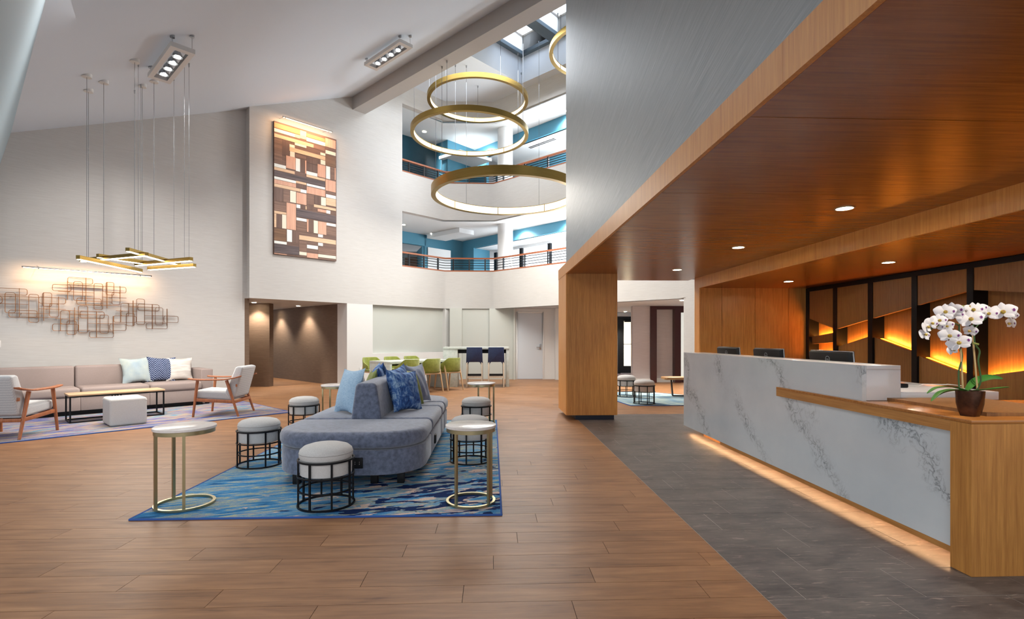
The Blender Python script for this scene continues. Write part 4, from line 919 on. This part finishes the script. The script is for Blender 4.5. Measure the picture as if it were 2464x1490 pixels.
blocks = [(c1, *q) for q in (
 (120, 200, 635, 300, 'O'), (105, 310, 530, 378, 'C'), (105, 415, 905, 487, 'L'), (635, 355, 760, 520, 'L'), (530, 432, 635, 500, 'L'), (762, 420, 1130, 490, 'O'), (762, 497, 1135, 575, 'C'), (1135, 510, 1345, 680, 'P'),
 (530, 607, 762, 655, 'C'), (425, 635, 530, 690, 'C'), (425, 692, 1140, 772, 'L'), (435, 775, 530, 880, 'C'), (1040, 800, 1140, 850, 'C'), (1143, 752, 1345, 822, 'C'), (1045, 945, 1140, 1035, 'C'), (357, 860, 545, 1108, 'P'), (550, 915, 637, 1170, 'W'),
 (735, 960, 762, 1222, 'P'), (985, 1030, 1143, 1280, 'P'), (1153, 1070, 1235, 1322, 'W'), (1325, 1110, 1345, 1350, 'P'), (105, 1010, 355, 1078, 'W'), (105, 1082, 530, 1140, 'L'), (762, 1170, 980, 1238, 'W'), (762, 1242, 1135, 1288, 'L'),
 (105, 1150, 1135, 1258, 'D'), (105, 1270, 555, 1322, 'W'), (555, 1365, 760, 1410, 'L'), (1143, 1335, 1345, 1560, 'P'),
 (120, 500, 280, 1000, 'H'), (280, 540, 420, 850, 'N'), (545, 830, 760, 900, 'H'), (765, 890, 1040, 1000, 'N'), (905, 650, 1130, 720, 'H'), (1145, 840, 1340, 1060, 'B'), (640, 940, 733, 1190, 'N'), (765, 1010, 980, 1160, 'N'), (1240, 1090, 1322, 1330, 'H'), (1140, 695, 1345, 740, 'N'))] + [(c2, *q) for q in (
 (95, 5, 475, 75, 'P'), (95, 78, 548, 132, 'L'), (658, 80, 972, 120, 'W'), (483, 84, 655, 140, 'N'), (658, 130, 975, 247, 'P'), (552, 178, 655, 233, 'W'), (988, 262, 1157, 318, 'W'), (988, 322, 1157, 448, 'L'), (375, 202, 475, 400, 'C'), (483, 232, 655, 422, 'P'), (902, 312, 985, 452, 'C'),
 (313, 407, 475, 858, 'P'), (483, 437, 550, 498, 'W'), (638, 467, 658, 525, 'L'), (780, 437, 1157, 483, 'L'), (845, 512, 990, 560, 'P'), (993, 537, 1062, 592, 'W'), (483, 512, 1157, 645, 'D'), (95, 542, 310, 588, 'L'), (95, 592, 140, 828, 'L'), (237, 602, 310, 848, 'C'),
 (483, 662, 658, 710, 'W'), (662, 692, 690, 908, 'P'), (777, 712, 850, 928, 'C'), (853, 727, 993, 943, 'P'), (996, 752, 1157, 798, 'W'), (320, 867, 408, 1073, 'W'), (95, 842, 310, 1050, 'B'), (95, 1054, 318, 1100, 'W'), (530, 962, 1157, 1040, 'L'), (852, 947, 935, 995, 'W'), (852, 1092, 935, 1143, 'W'),
 (95, 1107, 528, 1258, 'D'), (95, 1267, 320, 1281, 'P'), (662, 1127, 850, 1188, 'W'), (532, 1245, 658, 1301, 'C'), (662, 1264, 850, 1346, 'P'), (853, 1287, 1157, 1338, 'C'),
 (100, 150, 260, 370, 'N'), (262, 175, 370, 395, 'H'), (95, 380, 308, 535, 'H'), (662, 260, 785, 430, 'H'), (787, 285, 898, 430, 'N'), (143, 605, 233, 835, 'N'), (486, 725, 656, 890, 'H'), (693, 705, 772, 915, 'N'), (1000, 815, 1157, 960, 'H'), (412, 880, 526, 1090, 'N'), (530, 1060, 658, 1240, 'H'), (855, 1170, 1157, 1280, 'H'), (560, 450, 635, 510, 'N'), (662, 440, 776, 525, 'N'))]
for f_, xa, ya, xb, yb, kd in blocks:
    A_, B_ = SZ(*f_(xa, ya), VA + TH_), SZ(*f_(xa, yb), VA + TH_); C_ = SZ(*f_(xb, ya), VA + TH_)
    x0, x1 = max(-W2 + .002, A_[0] - sc_), min(W2 - .002, C_[0] - sc_); za, zb_ = max(.004, B_[1] - z0_), min(Ht - .004, A_[1] - z0_)
    if x1 - x0 < .01 or zb_ - za < .01: continue
    pr = .004 if kd in 'HNB' else .007
    obj('wood_block', MB().box(x0 + .001, x1 - .001, -TH_ - pr, -TH_ + .001, za + .001, zb_ - .001), pal[kd], t)
# ================================================================== RING PENDANTS
def ringlamp(cx, cy, zb, rad, h, lb, wires):
    t = thing('ring_pendant', lb, 'pendant light', (cx, cy, zb), 0, 'brass ring pendants')
    w = .11 if h > .15 else .085
    obj('outer_band', MB().ring(rad - .012, rad, 0, h, 96), M['brass'], t)
    obj('lower_band', MB().ring(rad - w, rad - .012, 0, .012, 96), M['brass'], t); obj('upper_band', MB().ring(rad - w, rad - .012, h - .012, h, 96), M['brass'], t)
    obj('diffuser', MB().ring(rad - w + .006, rad - w + .016, .012, h - .012, 96), M['led_ring'], t)
    for i in range(8): a = 2 * pi * i / 8 + .1; obj('divider', MB().box(rad - w, rad - w + .012, -.009, .009, .012, h - .012, Mloc(rz=a)), M['brass'], t)
    for a, ztop in wires:
        x, y = (rad - .05) * math.cos(a), (rad - .05) * math.sin(a); obj('wire', MB().seg((x, y, h), (x, y, ztop - zb), .0045, n=5), M['steelwire'], t)
        obj('ceiling_anchor', MB().seg((x, y, ztop - zb - .05), (x, y, ztop - zb), .014, .02, n=8), M['chrome'], t)
zA_ = 8.65
x, y = LD(-.15, 12.5); ringlamp(x, y, 4.70, 1.80, .2, 'lowest and largest brass ring pendant in the atrium', [(pi * .95, zA_), (-2.55, 7.353), (-.5, zK), (1.0, zK), (2.2, zA_)])
x, y = LD(-1.03, 12.55); ringlamp(x, y, 6.22, 1.43, .125, 'middle brass ring pendant, left of the others', [(pi * .97, zA_), (1.9, zA_), (.5, zA_), (-.4, zK), (-1.9, 7.353)])
x, y = LD(-.91, 13.7); ringlamp(x, y, 7.58, 1.34, .12, 'upper brass ring pendant just under the atrium ceiling', [(pi, zA_), (1.6, zA_), (.4, zA_), (-1.1, zK), (-2.2, zA_)])
x, y = LD(2.2, 12.1); ringlamp(x, y, 8.02, 1.32, .12, 'topmost brass ring pendant half hidden by the silver wall', [(pi * .8, zK), (pi * 1.15, zK), (.6, zK)])
light('ring_glow', 'AREA', (*LD(-.15, 12.5), 4.66), 230, (1, .95, .87), 3.0, 3.0, rot=(0, 0, 0))
# ================================================================== BAR CHANDELIER
t = thing('bar_chandelier', 'chandelier of crossing brass LED bars hanging over the lounge', 'chandelier', (*LD(-5.8, 8.1), 2.45)); o0 = Vector(t.location)
bars = [((187.5, 624), (339.5, 655.7), 2.42, .055), ((234.4, 620), (352, 636.5), 2.52, .055), ((195, 630.5), (353, 616), 2.50, .05), ((306.6, 605), (431, 639), 2.53, .05), ((327, 640), (460.6, 628), 2.50, .055), ((357.8, 650), (468.5, 642.7), 2.42, .05)]
ends = []
for pa_, pb_, z, h in bars:
    a, b = G(*pa_, z) - o0, G(*pb_, z) - o0; a.z = b.z = z - o0.z
    obj('brass_bar', MB().bar(a + Vector((0, 0, h / 2 + .004)), b + Vector((0, 0, h / 2 + .004)), .055, h), M['brass'], t)
    obj('led_strip', MB().bar(a + (b - a) * .01 + Vector((0, 0, 0)), b - (b - a) * .01, .045, .008), M['led_w'], t); ends += [a.lerp(b, .12), a.lerp(b, .88)]
for i, e in enumerate(ends):
    w = o0 + e; zt = zc((w.x + w.y) * R); top = Vector((e.x, e.y, zt - o0.z)); bt = e + Vector((0, 0, .055))
    obj('wire', MB().seg(bt, top, .0025 if i % 2 else .0035, n=5), M['steelwire'], t)
    if i % 2 == 0: obj('ceiling_canopy', MB().seg(top - Vector((0, 0, .035)), top + Vector((0, 0, .02)), .062, n=20), M['white'], t)
    else: obj('ceiling_anchor', MB().seg(top - Vector((0, 0, .06)), top + Vector((0, 0, .01)), .008, .014, n=8), M['chrome'], t)
light('chandelier_glow', 'AREA', tuple(o0 + Vector((0, 0, -.12))), 75, (1, .93, .84), 1.4, 1.4, rot=(0, 0, 0))
# ================================================================== FOUR-LAMP TRACK FIXTURES
def spotframe(loc, lb, aim, pw):
    t = thing('spotlight_frame', lb, 'ceiling light', loc, 3 * pi / 4, 'four-lamp ceiling frames'); L, Wd = .635, .15
    mb = MB().box(-L, L, -Wd, -Wd + .062, 0, .065).box(-L, L, Wd - .062, Wd, 0, .065).box(-L, -L + .09, -Wd + .062, Wd - .062, 0, .065).box(L - .09, L, -Wd + .062, Wd - .062, 0, .065); obj('frame', mb, M['white'], t)
    for i in range(4):
        x = -.36 + .24 * i; q = obj('lamp', MB().lathe([(.02, .10), (.055, .05), (.07, .0), (.066, .0), (.05, .045), (.001, .06)], 24, Mloc((x, 0, .0))), M['chrome'], t)
        obj('bulb', MB().lathe([(.001, -.0), (.03, .002), (.034, .02), (.001, .035)], 16, Mloc((x, 0, .0))), M['bulb'], t)
        obj('yoke', MB().box(x - .075, x - .07, -.02, .02, 0, .08).box(x + .07, x + .075, -.02, .02, 0, .08).box(x - .075, x + .075, -.02, .02, .078, .083), M['chrome'], t)
    for x in (-L + .04, L - .04):
        for y in (-Wd + .03, Wd - .03):
            p = t.matrix_world @ Vector((x, y, 0)); ca, sa = math.cos(3 * pi / 4), math.sin(3 * pi / 4); wx, wy = loc[0] + x * ca - y * sa, loc[1] + x * sa + y * ca
            zt = zc((wx + wy) * R) - loc[2]; obj('wire', MB().seg((x, y, .065), (x, y, zt), .003, n=5), M['steelwire'], t); obj('ceiling_anchor', MB().seg((x, y, zt - .03), (x, y, zt + .01), .03, n=14), M['chrome'], t)
    for k_ in (-.24, .24): light('frame_lamp', 'SPOT', (loc[0] - k_ * R, loc[1] + k_ * R, loc[2] - .02), pw, (1, .97, .93), .05, spot=1.25, look=aim, blend=1.0)
    return t
q1 = sum((Vector(LD(*p)) for p in ((-4.71, 7.08), (-4.51, 7.28), (-5.64, 7.95), (-5.44, 8.19))), Vector((0, 0))) / 4
q2 = sum((Vector(LD(*p)) for p in ((-2.15, 9.83), (-1.96, 10.08), (-3.07, 10.69), (-2.89, 10.95))), Vector((0, 0))) / 4
spotframe((q1.x, q1.y, 5.32), 'white four-lamp spotlight frame hung over the lounge', (-7.2, 10.3, 2.2), 160)
spotframe((q2.x, q2.y, 6.97), 'white four-lamp spotlight frame hung beside the long beam', (-4.4, 13.0, 2.6), 260)
# ================================================================== RECEPTION DESK
t = thing('reception_desk', 'white veined quartz reception desk with wooden ledge and waterfall end', 'reception desk', (0, 0, 0))
X0, XT = 2.60, 2.88; YN, YU, YF, YE = 2.78, 3.51, 6.87, 4.54; ZT, ZL, ZLb = 1.088, .84, .76
obj('front_slab', MB().prism([(YN, .1), (YF, .1), (YF, ZT - .0), (YU, ZT), (YU, ZLb), (YN, ZLb)], 0, .03, Matrix(((0, 0, 1, X0), (1, 0, 0, 0), (0, 1, 0, 0), (0, 0, 0, 1)))), M['marble'], t)
obj('counter_top', MB().box(X0 + .0305, XT, YU, YF, ZT - .03, ZT - .0005), M['quartz'], t, bevel=.002)
obj('counter_end', MB().box(X0 + .0305, XT, YU + .0, YU + .03, ZL + .001, ZT - .031), M['quartz'], t, bevel=.002)
obj('counter_back', MB().box(XT - .03, XT, YU + .031, YF, .9, ZT - .031), M['quartz'], t)
obj('far_end_panel', MB().box(X0 + .031, XI - .02, YF - .03, YF, .1, .9), M['quartz'], t)
obj('ledge_front', MB().box(2.565, X0 - .001, YN - .0015, YE, ZLb, ZL - .0205), M['wood_y'], t)
obj('ledge_top', MB().box(2.565, X0 - .001, YU, YE, ZL - .02, ZL), M['ledge'], t)
obj('wooden_top', MB().box(2.565, 4.6, YN - .13, YU - .001, ZL - .02, ZL), M['ledge'], t, bevel=.0015)
obj('end_panel', MB().box(2.565, 4.5, YN - .13, YN - .002, .001, ZL - .021), M['wood_z'], t)
obj('plinth', MB().box(2.76, 2.78, YN, 6.6, .0, .12), M['panel'], t)
obj('lower_batten', MB().box(2.604, 2.63, YN, 5.77, .064, .0985), M['wood_y'], t)
obj('cabinet_carcass', MB().box(2.78, XI, YN, YF - .03, .105, .86), M['panel'], t)
obj('worktop', MB().box(XT + .001, 3.60, YU + .0, YF, ZL + .002, .90), M['quartz'], t, bevel=.004)
obj('led_strip', MB().box(2.67, 2.69, YN + .02, YF - .05, .0885, .092), M['led_o'], t)
light('desk_under_light', 'AREA', (2.68, (YN + YF) / 2, .088), 8, (1, .58, .28), .02, YF - YN - .1, rot=(0, math.radians(-0), 0), parent=None)
# ------------------------------------------------ monitors
ringm = plain('silver_logo', (168, 172, 178), .3, .6)
def monitor(y0, y1, lb):
    yc = (y0 + y1) / 2; x = 3.04; t = thing('monitor', lb, 'monitor', (x, yc, .9), -pi / 2, 'reception monitors'); w = (y1 - y0) / 2   # local +y faces +X (staff side)
    T = Matrix.Translation((0, 0, .075)) @ Matrix.Rotation(math.radians(-7), 4, 'X') if False else Mloc((0, 0, .0), 0, math.radians(6))
    bk = MB().add([(x_ * w, y_, z_) for x_, y_, z_ in ((-1, 0, -.08), (1, 0, -.08), (1, 0, .245), (-1, 0, .245), (-.93, -.03, -.06), (.93, -.03, -.06), (.93, -.03, .235), (-.93, -.03, .235))], [(0, 1, 2, 3), (7, 6, 5, 4), (0, 4, 5, 1), (1, 5, 6, 2), (2, 6, 7, 3), (3, 7, 4, 0)], Mloc((0, 0, .02), 0, math.radians(4)))
    obj('back_shell', bk, M['blackp'], t, bevel=.004)
    obj('bezel', MB().box(-w - .003, w + .003, .0005, .014, -.082, .250, Mloc((0, 0, .02), 0, math.radians(4))), M['chrome'], t, bevel=.003)
    obj('screen', MB().box(-w + .012, w - .012, .0145, .016, -.06, .235, Mloc((0, 0, .02), 0, math.radians(4))), plain('dark_screen', (12, 14, 18), .1), t)
    Ml = Mloc((0, 0, .02), 0, math.radians(4)) @ Matrix.Translation((0, -.0312, .172)) @ Matrix.Rotation(pi / 2, 4, 'X')
    lg = obj('logo_ring', MB().ring(.0275, .0315, 0, .001, 40, Ml), ringm, t)
    cu = bpy.data.curves.new('logo_text', 'FONT'); cu.body = 'DELL'; cu.size = .021; cu.extrude = .0004; cu.align_x = 'CENTER'; cu.align_y = 'CENTER'
    co = bpy.data.objects.new('tmp', cu); COL.objects.link(co); dg = bpy.context.evaluated_depsgraph_get(); me = bpy.data.meshes.new_from_object(co.evaluated_get(dg)); bpy.data.objects.remove(co)
    me.transform(Ml); me.materials.clear(); me.materials.append(ringm); link_mesh('logo_text', me, t)
    obj('stand', MB().box(-.025, .025, -.05, -.03, 0.0, .1).box(-.09, .09, -.11, .08, 0, .008), M['blackp'], t, bevel=.002)
    return t
for a, b, lb in ((4.19, 4.76, 'nearest black monitor behind the desk counter'), (5.22, 5.80, 'middle black monitor behind the desk counter'), (6.17, 6.75, 'farthest black monitor behind the desk counter')): monitor(a, b, lb)
t = thing('desk_phone', 'black desk phone with white cord on the staff worktop', 'phone', (3.1, 3.9, .901))
obj('base', MB().prism([(-.08, -.1), (.08, -.1), (.08, .1), (-.08, .1)], 0, .03), M['blackp'], t, bevel=.006); obj('handset', MB().box(-.075, -.03, -.1, .1, .03, .055), M['blackp'], t, bevel=.01)
obj('cord', MB().tube([(.08 + .5 * u, -.05 + .06 * math.sin(9 * u), .005 + .02 * math.sin(pi * u) * (u > .3)) for u in [i / 24 for i in range(25)]], .003, 6), M['white'], t)
# ================================================================== ORCHID
d0 = 2.906; base = V(2334, 1001, d0); base.z = ZL
ox, oy = base.x, base.y
t = thing('orchid_plant', 'white orchid with purple flecks in a bronze square-footed pot on the desk corner', 'potted plant', (ox, oy, ZL))
def OP(px, py, dd=0.): return V(px, py, d0 + dd) - Vector((ox, oy, ZL))
def sq(w0, w1, z0, z1): pass
rings = []
for w_, z_ in ((.036, .0), (.038, .006), (.046, .03), (.055, .07), (.061, .11), (.064, .142), (.060, .142), (.057, .118)):
    k_ = min(1, z_ / .12); rg_ = []
    for i in range(40):
        a = 2 * pi * i / 40 + .35; n_ = 5 - 2.8 * k_; rr_ = w_ / ((abs(math.cos(a - .35)) ** n_ + abs(math.sin(a - .35)) ** n_) ** (1 / n_)); rg_.append((rr_ * math.cos(a), rr_ * math.sin(a), z_))
    rings.append(rg_)
mb = MB(); vs = [p for r_ in rings for p in r_]; fs = [tuple(range(40))[::-1]] + [(j * 40 + i, j * 40 + (i + 1) % 40, (j + 1) * 40 + (i + 1) % 40, (j + 1) * 40 + i) for j in range(7) for i in range(40)]
obj('pot', mb.add(vs, fs), M['pot'], t); obj('bark', MB().lathe([(.001, .122), (.058, .12)], 24), plain('bark_mulch', (66, 46, 32), .95, col2=(104, 78, 52), nscale=90, bump=.6), t)
stem_m = plain('orchid_stem', (58, 92, 46), .5); leaf_m = plain('orchid_leaf', (52, 116, 46), .35, col2=(84, 146, 66), nscale=5)
stake_m = plain('bamboo_stake', (206, 176, 124), .6)
obj('stake', MB().seg(OP(2317, 940), OP(2306, 735), .0045, n=8), stake_m, t); obj('stake', MB().seg(OP(2352, 940, .03), OP(2334, 735, .02), .0045, n=8), stake_m, t)
def smooth(pts, n=8):
    out = []; P_ = [pts[0]] + pts + [pts[-1]]
    for i in range(1, len(P_) - 2):
        for k_ in range(n):
            u = k_ / n; a, b, c_, d = P_[i - 1:i + 3]; out.append(.5 * ((2 * b) + (c_ - a) * u + (2 * a - 5 * b + 4 * c_ - d) * u * u + (3 * b - a - 3 * c_ + d) * u ** 3))
    return out + [pts[-1]]
def stem(pts, r=.004, dz=0.): obj('stem', MB().tube(smooth([OP(x, y, dd) for x, y, dd in pts]), r, 8), stem_m, t)
stem([(2308, 935, 0), (2307, 895, 0), (2315, 862, 0), (2311, 835, 0), (2308, 800, 0), (2309, 760, 0), (2306, 740, 0)], .0045)
stem([(2309, 785, 0), (2290, 776, -.01), (2270, 783, -.03), (2250, 784, -.04), (2236, 798, -.05)], .003)
stem([(2350, 940, .03), (2360, 915, .02), (2354, 870, .02), (2357, 845, .02), (2346, 828, .02), (2343, 800, .02), (2340, 770, .02)], .0045)
stem([(2342, 795, .02), (2356, 780, .02), (2375, 765, .02), (2400, 750, .03), (2420, 752, .04), (2432, 772, .05)], .003)
stem([(2309, 845, 0), (2312, 830, -.01), (2300, 818, -.03)], .0025)
for a in (((2309, 740), (2318, 737)), ((2341, 826), (2354, 829))): obj('clip', MB().seg(OP(*a[0]), OP(*a[1]), .006, n=8), M['green'], t)
def leaf(pts, w, tilt=0.):
    P_ = smooth([OP(x, y, dd) for x, y, dd in pts], 5); mb = MB(); rows = []
    n_ = len(P_)
    for i, p in enumerate(P_):
        u = i / (n_ - 1); tt = (P_[min(i + 1, n_ - 1)] - P_[max(i - 1, 0)]).normalized(); side = tt.cross(Vector((0, -math.sin(tilt), math.cos(tilt)))).normalized(); ww = w * (math.sin(pi * min(1, u * .92 + .08)) ** .6) * (1 - .1 * u); up = side.cross(tt)
        rows.append([p - side * ww + up * ww * .25, p - side * ww * .5 + up * ww * .05, p, p + side * ww * .5 + up * ww * .05, p + side * ww + up * ww * .25])
    mb.sheet(rows); mb.sheet([[q - Vector((0, 0, .002)) for q in r_] for r_ in rows]); obj('leaf', mb, leaf_m, t)
leaf([(2325, 940, 0), (2290, 932, -.05), (2255, 933, -.1), (2230, 947, -.14)], .015)
leaf([(2322, 941, 0), (2295, 938, -.1), (2262, 945, -.2), (2240, 966, -.28)], .016)
leaf([(2325, 941, 0), (2300, 940, .06), (2275, 944, .1), (2256, 953, .12)], .02)
leaf([(2340, 940, 0), (2375, 938, -.05), (2410, 934, -.08), (2430, 932, -.1)], .022)
leaf([(2325, 938, .02), (2345, 918, .06), (2380, 908, .08), (2414, 911, .08)], .020, .9)
pet_m = NT('orchid_petal'); co = pet_m.coord(); nn = pet_m.noise(co, 55, 2, .5); rad_ = pet_m.n('VectorMath', operation='LENGTH', i_0=co).outputs['Value']
e_ = pet_m.math('MULTIPLY', pet_m.ramp(nn, [(.66, (0, 0, 0, 1)), (.7, (1, 1, 1, 1))]), pet_m.ramp(pet_m.math('MULTIPLY', rad_, 30), [(.6, (0, 0, 0, 1)), (.8, (1, 1, 1, 1))]))
pet_m.P(Base_Color=pet_m.mix(e_, c(242, 238, 242), c(118, 38, 122)), Roughness=.6, Subsurface_Weight=.0); pet_m = pet_m.m
lip_m = plain('orchid_lip', (222, 196, 70), .5, col2=(96, 24, 70), nscale=120)
def petal(mb, ang, L, W_, cup):
    rows = []; n_ = 6
    for i in range(n_ + 1):
        u = i / n_; w_ = W_ * (math.sin(pi * (u * .86 + .07)) ** .7); rows.append([Vector((v_ * w_ / 2, 0, .003 + L * u - .1 * L * abs(v_) ** 2)) + Vector((0, -cup * (u ** 2) * L * .3 - .10 * (1 - v_ * v_) * w_, 0)) for v_ in (-1, -.5, 0, .5, 1)])
    M_ = Matrix.Rotation(ang, 4, 'Y'); mb.sheet([[M_ @ p for p in r_] for r_ in rows])
def flower_mesh(sc):
    mb = MB()
    for a in (0, 2.2, -2.2): petal(mb, a, .030 * sc, .024 * sc, .3)
    mb2 = MB()
    for a in (1.35, -1.35): petal(mb2, a, .036 * sc, .042 * sc, .2)
    mb3 = MB().lathe([(.001, .0), (.006 * sc, .003), (.007 * sc, .009), (.002, .014)], 12, Mloc((0, -.004, -.001), 0, pi / 2)); petal(mb3, pi, .017 * sc, .012 * sc, -1.2)
    return [mesh_of('sepals', mb), mesh_of('petals', mb2), mesh_of('lip', mb3)]
fm = flower_mesh(1.)
for q, m_ in zip(fm, (pet_m, pet_m, lip_m)): q.materials.append(m_)
flowers = [(2273, 751, -.02, .2, 1.0), (2291, 748, -.01, -.2, 1.05), (2298, 758, .01, .3, .85), (2258, 772, -.03, .4, .85), (2240, 778, -.04, .7, .8), (2228, 788, -.05, 1.1, .85), (2223, 806, -.05, .9, .8), (2278, 785, -.01, .1, .7), (2256, 785, -.01, -.3, .6), (2284, 808, -.03, .1, 1.0), (2308, 826, -.04, -.05, 1.1), (2291, 842, -.01, .8, .75),
           (2336, 769, -.02, .0, 1.15), (2341, 747, .03, .1, 1.0), (2336, 797, -.01, -.6, .75), (2378, 755, .03, .1, .9), (2396, 752, .04, .3, .7), (2413, 751, .02, -.05, 1.2), (2436, 758, .05, -.4, .6), (2434, 778, .05, -1.1, .8), (2356, 744, .04, .3, .8)]
for i, (px, py, dd, yaw, sc) in enumerate(flowers):
    p = OP(px, py, dd - .02); f_ = bpy.data.objects.new('flower', fm[0]); COL.objects.link(f_); f_.parent = t; f_.location = p
    f_.rotation_euler = (random.uniform(-.25, .15), random.uniform(-.3, .3), -.7 + yaw); f_.scale = (sc * 1.4,) * 3
    for nm, q in (('petal', fm[1]), ('lip', fm[2])): g_ = bpy.data.objects.new(nm, q); COL.objects.link(g_); g_.parent = f_
for px, py in ((2325, 748), (2306, 742)): obj('bud', MB().lathe([(.001, -.009), (.006, -.003), (.007, .003), (.001, .010)], 12, Matrix.Translation(OP(px, py))), plain('orchid_bud', (200, 190, 190), .6), t)
